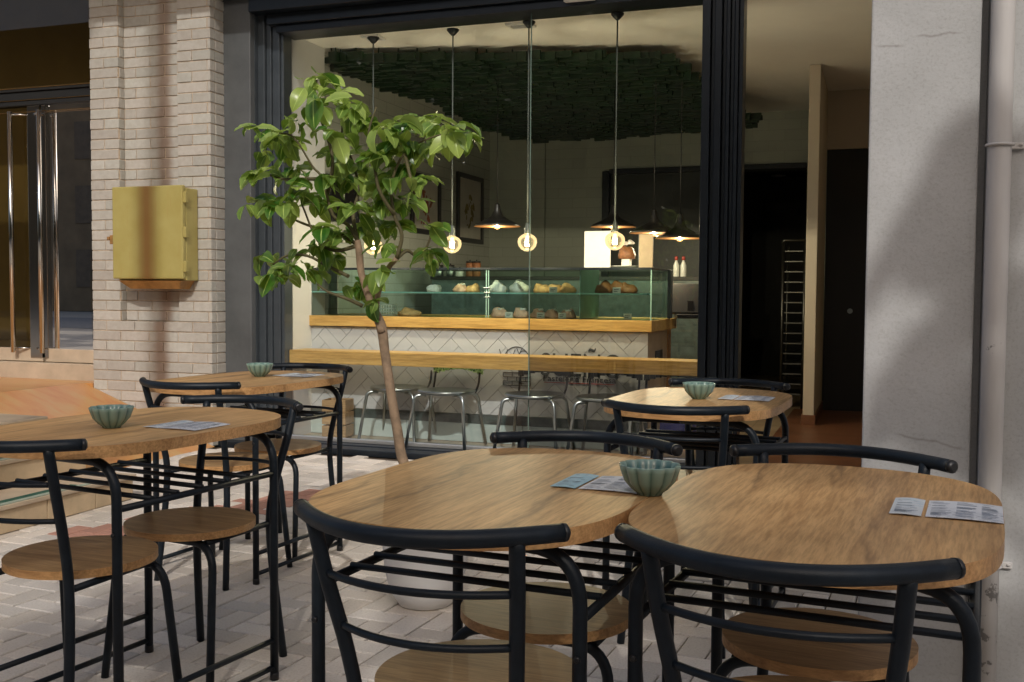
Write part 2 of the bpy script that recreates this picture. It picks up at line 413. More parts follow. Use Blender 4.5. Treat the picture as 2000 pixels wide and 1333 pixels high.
def globe_mat():
    m = glass_mat('amber_bulb_glass', (.93, .84, .60), 1.5, .06); t = m.node_tree; out = t.nodes['Material Output']
    old = out.inputs[0].links[0].from_socket; lw = t.nodes.new('ShaderNodeLayerWeight'); lw.inputs[0].default_value = .35
    em = t.nodes.new('ShaderNodeEmission'); em.inputs[0].default_value = (1, .80, .48, 1)
    mp = t.nodes.new('ShaderNodeMapRange'); t.links.new(lw.outputs['Facing'], mp.inputs[0]); mp.inputs[3].default_value = .22; mp.inputs[4].default_value = .42
    t.links.new(mp.outputs[0], em.inputs[1]); ad = t.nodes.new('ShaderNodeAddShader'); t.links.new(old, ad.inputs[0]); t.links.new(em.outputs[0], ad.inputs[1]); t.links.new(ad.outputs[0], out.inputs[0])
    return m
M['bulb_glass'] = globe_mat()
def emit(name, c, s):
    t = NT(name); t.b.inputs['Base Color'].default_value = (*c, 1); t.b.inputs['Emission Color'].default_value = (*c, 1); t.b.inputs['Emission Strength'].default_value = s; return t.m
M['filament'] = emit('warm_filament', (1.0, .84, .56), 2.6)
M['spot'] = emit('ceiling_spot', (1.0, .95, .85), 6.0)
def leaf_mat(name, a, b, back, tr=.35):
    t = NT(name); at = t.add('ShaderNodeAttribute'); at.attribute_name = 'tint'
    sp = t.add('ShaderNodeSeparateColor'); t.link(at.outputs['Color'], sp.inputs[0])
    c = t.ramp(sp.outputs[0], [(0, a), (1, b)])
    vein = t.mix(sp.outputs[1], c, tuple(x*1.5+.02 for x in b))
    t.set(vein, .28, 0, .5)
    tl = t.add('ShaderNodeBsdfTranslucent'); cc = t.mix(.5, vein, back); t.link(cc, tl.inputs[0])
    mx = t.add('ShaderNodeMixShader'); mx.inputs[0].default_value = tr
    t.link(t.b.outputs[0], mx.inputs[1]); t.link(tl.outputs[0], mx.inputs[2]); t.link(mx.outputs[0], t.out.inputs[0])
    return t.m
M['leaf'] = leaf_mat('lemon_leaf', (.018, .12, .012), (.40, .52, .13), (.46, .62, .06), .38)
M['street_leaf'] = leaf_mat('street_leaf', (.03, .07, .015), (.08, .13, .03), (.16, .22, .04), .25)
def bowl_mat():
    t = NT('teal_celadon_glaze'); v = t.coords(rand=True)
    lw = t.add('ShaderNodeNewGeometry'); n = t.noise(v, 30, 4)
    c = t.ramp(n, [(.3, (.022, .085, .076)), (.7, (.042, .128, .11))])
    pt = t.ramp(lw.outputs['Pointiness'], [(.47, (0, 0, 0)), (.56, (1, 1, 1))])
    c = t.mix(pt, c, (.24, .36, .30))
    return t.set(c, .18, 0, .6, .3)
M['bowl'] = bowl_mat()
M['bowl_rim'] = vary('bowl_rim_glaze', (.34, .43, .38), .15, 30, .2)

def tint_layer(me_owner, cols):
    """one colour per face, stored on the mesh as colour variation from piece to piece"""
    me = me_owner.data; a = me.color_attributes.new('tint', 'FLOAT_COLOR', 'CORNER')
    for p in me.polygons:
        c = cols[p.index]
        for li in p.loop_indices: a.data[li].color = (*c, 1)

# ------------------------------------------------------------------ ground
PZ = 0.0
g = MB(); g.quad([(-60, -60, -.02), (60, -60, -.02), (60, 60, -.02), (-60, 60, -.02)])
tag(g.done('ground', M['plaza']), kind='structure')
g = MB(); g.quad([(-6, .5, -.016), (1.7, .5, -.016), (1.7, 5.9, -.016), (-6, 5.9, -.016)]); tag(g.done('paver_bed', M['pave_joint']), kind='structure')
g = MB(); g.quad([(-40, -18, -.012), (40, -18, -.012), (40, -10, -.012), (-40, -10, -.012)])
tag(g.done('road', M['asphalt']), kind='structure')
rng = random.Random(4)
g = MB(); cols = []
W = .0875; GAP = .0026; ang = R(-3.2); ca, sa = math.cos(ang), math.sin(ang)
def in_red(x, y):   # a run of red pavers let into the pale ones
    d = (x+2.90)*.93 - (y-4.1)*.36
    return abs(d) < .14 and 3.4 < y < 4.75
for i in range(-75, 26):
    for j in range(4, 76):
        c4 = (i-j) % 4
        if c4 == 0: x0, y0, x1, y1 = i, j, i+2, j+1
        elif c4 == 2: x0, y0, x1, y1 = i, j-1, i+1, j+1
        else: continue
        x0, x1, y0, y1 = x0*W+GAP, x1*W-GAP, y0*W+GAP, y1*W-GAP
        cx, cy = (x0+x1)/2, (y0+y1)/2
        wx, wy = cx*ca-cy*sa, cx*sa+cy*ca
        if wy > 5.72 or wx < -5.6 or wx > 1.6 or wy < .6: continue
        dz = rng.uniform(-.0012, .0012); b = .004
        pts = [(x0, y0), (x1, y0), (x1, y1), (x0, y1)]
        inn = [(x0+b, y0+b), (x1-b, y0+b), (x1-b, y1-b), (x0+b, y1-b)]
        rot = lambda p, z: (p[0]*ca-p[1]*sa, p[0]*sa+p[1]*ca, z)
        lo = [g.bm.verts.new(rot(p, -.012)) for p in pts]; md = [g.bm.verts.new(rot(p, dz-.003)) for p in pts]; hi = [g.bm.verts.new(rot(p, dz)) for p in inn]
        fs = [g.bm.faces.new(hi)]
        for A, B in ((lo, md), (md, hi)):
            for k in range(4): fs.append(g.bm.faces.new((A[k], A[(k+1) % 4], B[(k+1) % 4], B[k])))
        v = rng.uniform(.76, 1.10)
        if in_red(wx, wy): cc = (.52*v, .27*v, .20*v)
        else:
            w = rng.random(); cc = (.70*v, (.65-.02*w)*v, (.59-.04*w)*v)
        cols += [cc]*len(fs)
o = g.done('pavement', M['paver'], recalc=False); tint_layer(o, cols); tag(o, kind='structure')

# ------------------------------------------------------------------ building
bld = thing('cafe_building', 'cafe front with cream brick pier, big dark framed shop window and white plastered pillar', 'building', (-2, 5.75, 0))
def bpart(mb, name, mat, parent=None, label=None):
    o = mb.done(name, mat)
    o.parent = parent or bld; o.matrix_parent_inverse = (parent or bld).matrix_world.inverted()
    if label: o['label'] = label
    return o
bpy.context.view_layer.update()
FY = 5.75
XB0, XB1 = -5.125, -4.15          # brick pier
# bricks: courses of 0.068 with recessed panel
g = MB(); cols = []
def brick_run(x0, x1, yf, z, h, shift, depth=.05, ax='X'):
    L = .235; j = .0062; p = x0 - shift*L
    while p < x1-1e-4:
        a, b = max(p+j/2, x0), min(p+L-j/2, x1)
        if b-a > .012:
            d = rng.uniform(-.002, .002); n0 = len(g.bm.faces)
            if ax == 'X': g.box((a, yf+d, z+j/2), (b, yf+depth, z+h-j/2), .0035)
            else: g.box((yf-depth, a, z+j/2), (yf+d, b, z+h-j/2), .0035)
            v = rng.uniform(.88, 1.08); w = rng.uniform(-.02, .02)
            cols.extend([(.47*v, (.448+w*.6)*v, (.40+w*.6)*v)]*(len(g.bm.faces)-n0))
        p += L
CH = .0685; xa, xb = -4.885, -4.41; z = 0.0; k = 0
while z < 4.4:
    s = .5*(k % 2)
    if z < .78: brick_run(XB0, XB1, FY, z, CH, s)
    else:
        brick_run(XB0, xa, FY, z, CH, s*.999 if k % 2 else 0); brick_run(xa+.004, xb-.004, FY+.055, z, CH, .5*((k+1) % 2)+.1)
        brick_run(xb, XB1, FY, z, CH, s)
        brick_run(FY+.012, FY+.11, xa, z, CH, 0, .05, 'Y')
    brick_run(FY+.055, FY+.16, XB1, z, CH, .5*(k % 2), .05, 'Y')
    z += CH; k += 1
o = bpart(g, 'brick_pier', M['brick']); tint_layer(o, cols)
g = MB(); g.box((XB0+.004, FY+.006, 0), (xa-.004, FY+.5, 4.4)); g.box((xa-.004, FY+.061, 0), (xb, FY+.5, 4.4)); g.box((xb, FY+.006, 0), (XB1-.006, FY+.5, 4.4)); g.box((xa-.003, FY+.007, 0), (xb+.003, FY+.06, .775))
bpart(g, 'mortar', M['mortar'], o)
# charcoal pier
YG = FY+.15
xg0, xg1 = XB1-.02, atY(490, 400, YG).x
g = MB(); g.box((xg0, YG, 0), (xg1, YG+.45, 4.4), .006); bpart(g, 'charcoal_pier', M['charcoal'])
# window frame: stepped jamb, header, sill
win = MB()
YW = FY+.30
xj = [xg1, atY(497, 400, YG+.06).x, atY(519, 400, YG+.10).x, atY(533, 400, YG+.13).x, atY(545, 400, YW-.03).x, atY(555, 400, YW).x]
win.box((xj[0]+.002, YG+.05, .06), (xj[1], YW+.12, 2.95), .003)
win.box((xj[1]+.001, YG+.09, .06), (xj[2], YW+.12, 2.95), .003)
win.box((xj[2]+.001, YG+.115, .06), (xj[3], YW+.12, 2.95), .003)
win.box((xj[3]+.001, YG+.13, .06), (xj[4], YW+.11, 2.95), .003)
win.box((xj[4]+.001, YW-.005, .06), (xj[5], YW+.10, 2.95), .003)
wf = bpart(win, 'window_frame', M['frame_grey'])
g = MB(); g.box((xj[1]-.006, YG+.045, .06), (xj[1]+.004, YG+.088, 2.9), .002); bpart(g, 'edge_strip', M['frame_edge'], wf)
ZH = 2.735
g = MB()
g.box((xg0, FY+.06, 2.96), (-.74, YW+.2, 3.4)); g.box((xg1, YG-.02, ZH+.12), (-.74, YW+.2, 2.959), .004)
g.box((xj[3], YG+.06, ZH+.05), (-.95, YW+.18, ZH+.119), .004); g.box((xj[4], YW-.06, ZH), (-.96, YW+.16, ZH+.049), .004)
g.box((-.739, FY+.20, 2.96), (.149, FY+.5, 3.4))
hd = bpart(g, 'window_header', M['frame'])
g = MB(); g.box((xj[5]-.01, YW-.10, .0), (-.96, YW+.14, .035), .004); g.box((xg0-.02, FY+.06, -.01), (-.93, YW-.11, .03), .004)
bpart(g, 'window_sill', M['frame'])
g = MB(); g.box((xj[5]-.01, YW-.02, .036), (-.96, YW+.03, .062), .003); bpart(g, 'sill_trim', M['frame_edge'])
# panes: five frameless leaves
px_ = [xj[5]+.002, atY(733, 300, YW+.005).x, atY(883, 300, YW+.005).x, atY(1036, 300, YW+.005).x, atY(1207, 300, YW+.005).x, -.955]
for a, b in zip(px_, px_[1:]):
    g = MB(); g.quad([(a+.002, YW+.005, .063), (b-.002, YW+.005, .063), (b-.002, YW+.005, ZH+.02), (a+.002, YW+.005, ZH+.02)]); bpart(g, 'glass_pane', M['glass'])
g = MB(); g.box((px_[3]-.003, YW+.001, .064), (px_[3]+.003, YW+.011, ZH), .001); bpart(g, 'glass_joint', M['glass_edge'])
# stacked folding-door profiles right of the window
g = MB(); YP = FY+.08
xs = [atY(p, 400, YP).x for p in (1366, 1383, 1391, 1405, 1413, 1421, 1429, 1437, 1446)]
for i, (a, b) in enumerate(zip(xs, xs[1:])):
    d = (0, .03, .0, .035, .012, .03, .012, .03)[i]
    g.box((a+.0015, YP+d, .0), (b-.0015, YP+.16, 3.0), .003)
bpart(g, 'folded_door_stack', M['frame'])
# plaster pillar, reveal, wall at the right
PY = 2.37
xp0, xp1, xp2 = atY(1694, 400, PY).x, atY(1908, 400, PY).x, atY(1925, 400, PY).x
g = MB(); g.box((xp0, PY, -.01), (xp1, PY+.45, 6), .004); g.box((xp2, PY+.004, -.01), (2.6, PY+.45, 6), .004); g.box((xp1-.01, PY+.05, -.01), (xp2+.01, PY+.40, 6))
bpart(g, 'plaster_pillar', M['plaster'])
g = MB(); g.box((.15, FY, 0), (3.2, FY+.5, 4.4)); bpart(g, 'side_front', M['white_wall'])
# upper storey and balcony slab (out of frame, throws the shadow along the top)
g = MB(); g.box((-13, FY+.05, 4.41), (3.2, FY+.6, 7.5)); bpart(g, 'unseen_upper_wall', M['white_wall'])
g = MB(); g.box((-13, FY-1.10, 3.66), (3.2, FY+.05, 3.82), .01); bpart(g, 'unseen_balcony_slab', M['white_wall'])
# entrance at the left: threshold, transom, bronze glass leaves, pulls
YD = FY+.22
zl = .385
g = MB(); g.box((-13, FY+.14, .0), (XB0-.002, YD+.30, .50), .004); bpart(g, 'threshold', M['marble'])
def xD(px, y=YD): return atY(px, 450, y).x
zdt = atY(90, 205, YD).z; zbt = atY(90, 178, YD).z
g = MB(); g.box((-13, YD-.02, zdt), (XB0+.2, YD+.06, zdt+.035), .004); g.box((-13, YD-.015, zdt+.04), (XB0+.2, YD+.06, zbt), .004); g.box((-13, YD-.03, zbt+.002), (XB0+.2, YD+.06, zbt+.02), .003)
bpart(g, 'transom', M['dark'])
g = MB(); g.box((-13, YD-.034, zbt+.021), (XB0+.2, YD-.02, zbt+.03), .002); g.box((-13, YD-.028, zdt+.0355), (XB0+.2, YD-.02, zdt+.0395), .001); g.box((-13, YD-.024, zdt-.05), (XB0+.2, YD-.014, zdt-.044), .001)
bpart(g, 'transom_trim', vary('brass_trim', (.45, .27, .10), .1, 10, .25, 1.0))
g = MB(); g.quad([(-13, YD, zbt+.03), (XB0+.2, YD, zbt+.03), (XB0+.2, YD, 4.4), (-13, YD, 4.4)]); bpart(g, 'fanlight', M['door_glass'])
for (x0, x1, stile, pull, side) in ((xD(-500), xD(84), (xD(60), xD(84)), xD(37), 1), (xD(88), xD(330), (xD(88), xD(96)), xD(93), -1)):
    g = MB(); g.box((stile[0], YD-.02, .53), (stile[1]-.004, YD+.03, zdt-.005), .003)
    lf = bpart(g, 'entrance_door', M['chrome'])
    g = MB(); g.box((x0, YD-.015, .505), (x1-.004, YD+.03, .60), .003); bpart(g, 'kick_rail', M['marble'], lf)
    g = MB(); g.quad([(x0, YD+.004, .60), (x1, YD+.004, .60), (x1, YD+.004, zdt), (x0, YD+.004, zdt)]); bpart(g, 'door_pane', M['door_glass'], lf)
    zt = atY(40, 217, YD-.07).z
    g = MB(); g.tube([(pull, YD-.07, .57), (pull, YD-.07, zt)], .017, 14)
    for zz in (.60, zt-.02): g.tube([(pull, YD-.07, zz), (pull+.12*side, YD-.0, zz)], .008, 8)
    bpart(g, 'pull_handle', M['chrome'], lf)
# lobby behind the bronze glass
g = MB(); g.box((-13, YD+2.6, 0), (XB0+.3, YD+2.7, 4.4)); g.box((-13.1, YD+.1, 0), (-13, YD+2.7, 4.4)); g.box((-13, YD+.1, .40), (XB0+.3, YD+2.6, .49)); g.box((-13.1, YD+.1, 4.401), (XB0+.3, YD+2.7, 4.5)); g.box((XB0+.25, YD+.31, .5), (XB0+.3, YD+2.6, 4.4))
bpart(g, 'lobby_wall', vary('lobby_paint', (.40, .35, .20), .1, 2, .6))
g = MB(); g.tube([(-6.9, YD+1.4, 1.05), (-5.3, YD+1.9, 2.1)], .02, 8); bpart(g, 'stair_rail', M['chrome'])
# shop shell
ZC = 2.77; YBK = 10.2
XS = xj[5]-.012; XT = XS-.10; YPR = atX(635, 500, XS).y
g = MB(); g.box((XS-.25, YW+.125, .0), (XS, YPR, ZC), .004); bpart(g, 'side_pier', vary('pier_paint', (.56, .56, .56), .04, 2, .8))
g = MB(); g.box((XT-.2, YPR+.002, 0), (XT, YBK, ZC)); bpart(g, 'side_wall', M['tile_side'])
g = MB(); g.box((XT-.2, YW+.21, ZC), (3, YBK+.2, ZC+.1)); bpart(g, 'shop_ceiling', M['ceiling'])
xo0, xo1 = atY(1187, 450, YBK).x, atY(1574, 450, YBK).x; zo = atY(1500, 331, YBK).z
xk = atY(1063, 450, YBK).x
g = MB(); g.box((XT, YBK, 0), (xk, YBK+.15, ZC)); g.box((xk+.002, YBK+.03, 0), (xo0, YBK+.15, ZC)); g.box((xo0-.001, YBK+.03, zo), (3, YBK+.15, ZC)); g.box((xo1, YBK+.03, 0), (3, YBK+.15, zo-.001))
bpart(g, 'back_wall', M['tile_back'])
g = MB(); g.box((xo0-.06, YBK-.02, 0), (xo0+.01, YBK+.10, zo+.03), .004); g.box((xo0+.011, YBK-.02, zo), (xo1, YBK+.10, zo+.05), .004)
bpart(g, 'kitchen_frame', M['frame'])
g = MB(); g.quad([(xo0, YBK+.05, .03), (atY(1420, 450, YBK).x, YBK+.05, .03), (atY(1420, 450, YBK).x, YBK+.05, zo), (xo0, YBK+.05, zo)]); bpart(g, 'kitchen_glass', M['black_glass'])
g = MB(); g.box((xo0-.5, YBK+3, 0), (3, YBK+3.1, ZC)); g.box((xo0-.6, YBK+.16, 0), (xo0-.5, YBK+3, ZC)); g.box((3, YBK+.16, 0), (3.1, YBK+3, ZC)); g.box((xo0-.5, YBK+.16, ZC-.3), (3, YBK+3, ZC-.2))
bpart(g, 'kitchen_wall', M['dark'])
# column and dark inner door
YCO = 8.2
xc0, xc1 = atY(1576, 400, YCO).x, atY(1598, 400, YCO).x; YC2 = atX(1613, 400, xc1).y
g = MB(); g.box((xc0, YCO, .03), (xc1, YC2, ZC-.005), .004); bpart(g, 'column', M['beige_wall'])
g = MB(); g.box((xc0-.012, YCO-.012, .03), (xc1+.012, YC2, .11), .003); bpart(g, 'skirting', M['red_floor'])
zdo = atY(1650, 291, YC2).z; xd1 = atY(1702, 400, YC2).x
g = MB(); g.box((xc1, YC2, zdo), (3, YC2+.12, ZC-.002)); g.box((xd1+.06, YC2, .03), (3, YC2+.12, zdo-.001)); bpart(g, 'inner_wall', M['beige_wall'])
g = MB(); g.box((xc1+.002, YC2+.02, .03), (xd1+.058, YC2+.07, zdo-.002), .003); idr = bpart(g, 'inner_door', M['black_door'])
kn = atY(1660, 608, YC2+.01)
g = MB(); t = bmesh.new(); bmesh.ops.create_cone(t, cap_ends=True, segments=20, radius1=.022, radius2=.022, depth=.02); g.add(t, 0, Matrix.Translation(kn) @ Matrix.Rotation(math.pi/2, 4, 'X')); t = bmesh.new(); bmesh.ops.create_cone(t, cap_ends=True, segments=16, radius1=.010, radius2=.010, depth=.04); g.add(t, 0, Matrix.Translation(kn) @ Matrix.Rotation(math.pi/2, 4, 'X'))
bpart(g, 'door_lock', M['silver'], idr)
# right side of the shop
g = MB(); g.box((2.6, FY+.51, 0), (2.7, YBK, ZC)); bpart(g, 'right_wall', M['beige_wall'])
g = MB(); g.quad([(XT, YW-.10, .028), (3, YW-.10, .028), (3, 13, .028), (XT, 13, .028)]); tag(g.done('shop_floor', M['shop_floor']), kind='structure')
g = MB(); g.box((-.70, FY+.10, .0), (.14, YC2, .033)); tag(g.done('entrance_floor', M['red_floor']), kind='structure')
# ceiling vents
for (p, q, n) in (((655, 45), (726, 60), 'slim white ceiling air vent nearest the tree'), ((940, 12), (1020, 28), 'slim white ceiling air vent behind the middle window pane')):
    a = atZ(p[0], p[1], ZC); b = atZ(q[0], q[1], ZC)
    x0, x1 = a.x, b.x; y0, y1 = min(a.y, b.y), max(a.y, b.y); y0 = max(y0, YW+.3)
    y1 = max(y1, y0+.12)
    v_ = thing('ceiling_vent', n, 'air vent', ((x0+x1)/2, (y0+y1)/2, ZC), 0, 'vents in the cafe ceiling')
    g = MB(); w, d = (x1-x0)/2, (y1-y0)/2
    g.box((-w, -d, -.016), (w, -d+.02, -.001), .002); g.box((-w, d-.02, -.016), (w, d, -.001), .002); g.box((-w, -d+.021, -.016), (-w+.02, d-.021, -.001), .002); g.box((w-.02, -d+.021, -.016), (w, d-.021, -.001), .002); g.done('vent_frame', M['white_wall'], v_)
    g = MB()
    for q in range(3): yy = -d+.03+(2*d-.06)*(q+.5)/3; g.box((-w+.022, yy-.008, -.010), (w-.022, yy+.008, -.002))
    g.done('vent_slat', M['grout'], v_)
sp_ = atZ(1135, 1, ZC)
s_ = thing('ceiling_speaker', 'round white speaker set in the cafe ceiling', 'speaker', sp_)
MB().lathe([(.001, -.012), (.09, -.012), (.105, -.004), (.105, -.0005)], seg=28).done('speaker_grille', M['white_wall'], s_)

# ------------------------------------------------------------------ slatted black ceiling feature
isl = thing('slatted_ceiling_panel', 'dark green-black wavy panel of hanging slats under the cafe ceiling', 'ceiling panel', (-2.2, 7.6, 2.54))
ZI0, ZIS = 2.71, .062            # underside of the slats sinks towards the back
def zslat(y): return ZI0 - ZIS*(y-6.4)
def at_slat(px, py):
    d = ray(px, py); k = (ZI0+ZIS*6.4-HC)/(d.z+ZIS*d.y); return (d.x*k, min(d.y*k, YBK-.05))
edge = [at_slat(px, py) for px, py in ((640, 114), (800, 112), (1000, 113), (1310, 118), (1365, 162), (1430, 215), (1482, 236), (1480, 248), (1365, 257), (1200, 268), (1060, 275), (1000, 270), (930, 244), (850, 208), (760, 175), (640, 138))]
def inside(x, y):
    c = False; n = len(edge)
    for i in range(n):
        (x1, y1), (x2, y2) = edge[i], edge[(i+1) % n]
        if (y1 > y) != (y2 > y) and x < (x2-x1)*(y-y1)/(y2-y1)+x1: c = not c
    return c
g = MB(); rs = random.Random(9)
y = min(p[1] for p in edge)
while y < max(p[1] for p in edge):
    xsn = [x*.02 for x in range(-230, -30) if inside(x*.02, y+.02)]
    if xsn:
        a, b = min(xsn)+rs.uniform(-.05, .05), max(xsn)+rs.uniform(-.06, .06)
        z = zslat(y)+.010*math.sin(y*9)+rs.uniform(-.010, .010)
        x = a
        while x < b-.02:
            e = min(b, x+rs.uniform(.04, .16)); q = rs.uniform(-.022, .012); p = rs.uniform(-.016, .016)
            g.box((x, y+p, z+q), (e-.001, y+p+.034, z+.05), .002); x = e
        for h in (.25, .75): x = a+(b-a)*h; g.box((x-.004, y+.012, z+.045), (x+.004, y+.02, ZC-.001))
    y += .046
o = g.done('slat_run', M['slat']); o.parent = isl; o.matrix_parent_inverse = Matrix.Translation(isl.location).inverted()

# ------------------------------------------------------------------ utility box, downpipe, steps
def local(o, par): o.parent = par; o.matrix_parent_inverse = (Matrix.Translation(par.location) @ Matrix.Rotation(par.rotation_euler.z, 4, 'Z')).inverted(); return o
bl, br_ = atY(219, 366, FY-.16), atY(362, 362, FY-.16); bz0 = atY(225, 545, FY-.16).z; bz1 = bl.z
ub = thing('utility_box', 'yellow metal meter box with rusty base fixed to the brick pier', 'meter box', ((bl.x+br_.x)/2, FY, bz0))
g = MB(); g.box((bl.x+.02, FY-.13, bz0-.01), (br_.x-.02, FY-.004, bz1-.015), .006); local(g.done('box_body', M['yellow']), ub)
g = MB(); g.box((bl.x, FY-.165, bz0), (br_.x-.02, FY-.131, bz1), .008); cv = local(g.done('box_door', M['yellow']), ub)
g = MB()
for zz in (bz0+.08, (bz0+bz1)/2, bz1-.08):
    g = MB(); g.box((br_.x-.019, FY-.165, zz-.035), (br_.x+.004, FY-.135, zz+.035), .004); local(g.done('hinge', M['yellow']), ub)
g = MB(); zl_ = bz0+.26
g.box((bl.x-.035, FY-.15, zl_-.03), (bl.x-.001, FY-.135, zl_+.03), .003); g.box((bl.x-.05, FY-.16, zl_-.002), (bl.x-.03, FY-.13, zl_+.02), .003); local(g.done('latch', M['rust']), ub)
g = MB()
t = [(bl.x+.035, FY-.15, bz0-.011), (br_.x-.05, FY-.15, bz0-.011), (br_.x-.05, FY-.006, bz0-.011), (bl.x+.035, FY-.006, bz0-.011)]
b2 = [(bl.x+.10, FY-.11, bz0-.065), (br_.x-.09, FY-.11, bz0-.065), (br_.x-.09, FY-.006, bz0-.065), (bl.x+.10, FY-.006, bz0-.065)]
g.quad(t); g.quad(b2)
for k in range(4): g.quad([t[k], t[(k+1) % 4], b2[(k+1) % 4], b2[k]])
local(g.done('base_tray', M['rust']), ub)

dp = thing('drain_pipe', 'flat painted drain pipe with chipped paint running down the plaster wall', 'drain pipe', (.55, FY, 0))
pa, pb = atY(1925, 400, PY-.02).x, atY(1973, 400, PY-.02).x; pc, pr_ = (pa+pb)/2, (pb-pa)/2
dp.location = (pc, PY, 0)
g = MB(); g.tube([(pc, PY-pr_+.003, 0), (pc, PY-pr_+.003, 1.0), (pc, PY-pr_+.003, 2.2), (pc, PY-pr_+.003, 6)], pr_, 20); local(g.done('pipe_run', M['pipe']), dp)
for zz in (atY(1940, 1108, PY-.03).z, atY(1950, 283, PY-.03).z):
    g = MB(); g.tube([(pc+(pr_+.003)*math.cos(a), PY-pr_+.003+(pr_+.003)*math.sin(a), zz) for a in [k*math.pi/10-math.pi for k in range(11)]], .0032, 6); g.box((pc+pr_, PY-.006, zz-.007), (pc+pr_+.026, PY+.003, zz+.007), .0015); g.lathe([(.004, 0), (.004, .003)], (pc+pr_+.018, PY-.006, zz), 8)
    local(g.done('pipe_bracket', M['pipe']), dp)

st = thing('entrance_steps', 'tiled steps with green tread strips and a peach stone ramp below the glass entrance', 'steps', (-4.2, 4.0, 0))
X1, X2, X3 = -3.47, -3.76, -4.02; Y0, Y1 = 1.2, 4.16; H1, H2, H3 = .125, .255, .385
def stair(x0, x1, z0, z1):
    g = MB(); g.box((x0, Y0, z0), (x1-.012, Y1, z1-.022)); c = local(g.done('step', M['mortar']), st)
    g = MB(); y = Y0; r_ = random.Random(int(x1*100))
    while y < Y1-.02:
        w = .30 if y+.30 < Y1 else Y1-y
        g.box((x1-.0115, y+.002, z0+.002), (x1, y+w-.002, z1-.024), .003); y += w
    local(g.done('riser_tile', M['step_tile']), c)
    g = MB(); g.box((x0-.05, Y0, z1-.0215), (x1+.012, Y1+.01, z1), .004); local(g.done('tread', M['marble']), c)
    g = MB(); g.box((x1-.065, Y0+.05, z1+.0005), (x1-.022, Y1-.35, z1+.005), .001); local(g.done('grip_strip', M['green_strip']), c)
    g = MB(); g.box((x1-.020, Y0+.02, z1+.0005), (x1+.008, Y1-.30, z1+.005), .001); local(g.done('strip_trim', M['strip_edge']), c)
stair(X2, X1, 0, H1); stair(X3, X2, H1*0+.0, H2); stair(-5.6, X3, 0, H3)
g = MB()
xe = -5.20; xf = xe+.385/.36
for (ya, yb) in ((Y1+.012, FY-.004),):
    v = [(-9, ya, 0), (xf, ya, 0), (xe, ya, zl), (-9, ya, zl)]; w = [(x, yb, z) for x, y, z in v]
    A = [g.bm.verts.new(p) for p in v]; B = [g.bm.verts.new(p) for p in w]
    g.bm.faces.new(A); g.bm.faces.new(list(reversed(B)))
    for k in range(4): g.bm.faces.new((A[k], B[k], B[(k+1) % 4], A[(k+1) % 4]))
g.box((-13, FY-.003, 0), (XB0-.003, FY+.139, zl))
local(g.done('ramp', M['peach']), st)

# ------------------------------------------------------------------ tables and chairs
def sup(a, b, n1, n2, k=96):
    out = []
    for i in range(k):
        t = 2*math.pi*i/k; c, s = math.cos(t)+1e-9, math.sin(t)+1e-9
        out.append((b*math.copysign(abs(c)**(2/n1), c), a*math.copysign(abs(s)**(2/n2), s)))
    return out
TH = .701
def make_table():
    t = thing('bistro_table', '', 'table', (0, 0, 0), 0, 'bistro tables with oak tops and black tube frames')
    g = MB(); g.prism(sup(.398, .266, 2.15, 3.9), TH-.0265, TH, .002); o = g.done('tabletop', [M['oak'], M['oak_edge']], t)
    for p in o.data.polygons:
        if abs(p.normal.z) < .7: p.material_index = 1
    X, Y, Z = .228, .262, TH-.042
    for sx in (-1, 1):
        for sy in (-1, 1):
            g = MB(); g.tube(fillet([(sx*.002, sy*Y, Z), (sx*X, sy*Y, Z), (sx*X, sy*Y, 0.0)], .085, 8), .0112, 14)
            lg = g.done('leg', M['black_metal'], t)
            g = MB(); g.lathe([(.0122, 0.001), (.0122, .018), (.0113, .02)], (sx*X, sy*Y, 0), 14); g.done('foot_cap', M['black_plastic'], lg)
            g = MB(); g.tube([(sx*X, sy*(Y+.010), .50), (sx*X, sy*(Y+.0128), .50), (sx*X, sy*(Y+.0142), .50)], [.0055, .0055, .003], 10); g.done('bolt', M['black_plastic'], lg)
    for sx in (-1, 1):
        for z, r in ((.555, .008), (.108, .0075), (.035, .0075)):
            g = MB(); g.tube([(sx*X, -Y, z), (sx*X, Y, z)], r, 10); g.done('crossbar', M['black_metal'], t)
    g = MB()
    for y in (-.16, -.08, 0, .08, .16): g.tube([(-X, y, .563), (X, y, .563)], .0062, 8)
    g.done('shelf_rack', M['black_metal'], t)
    return t
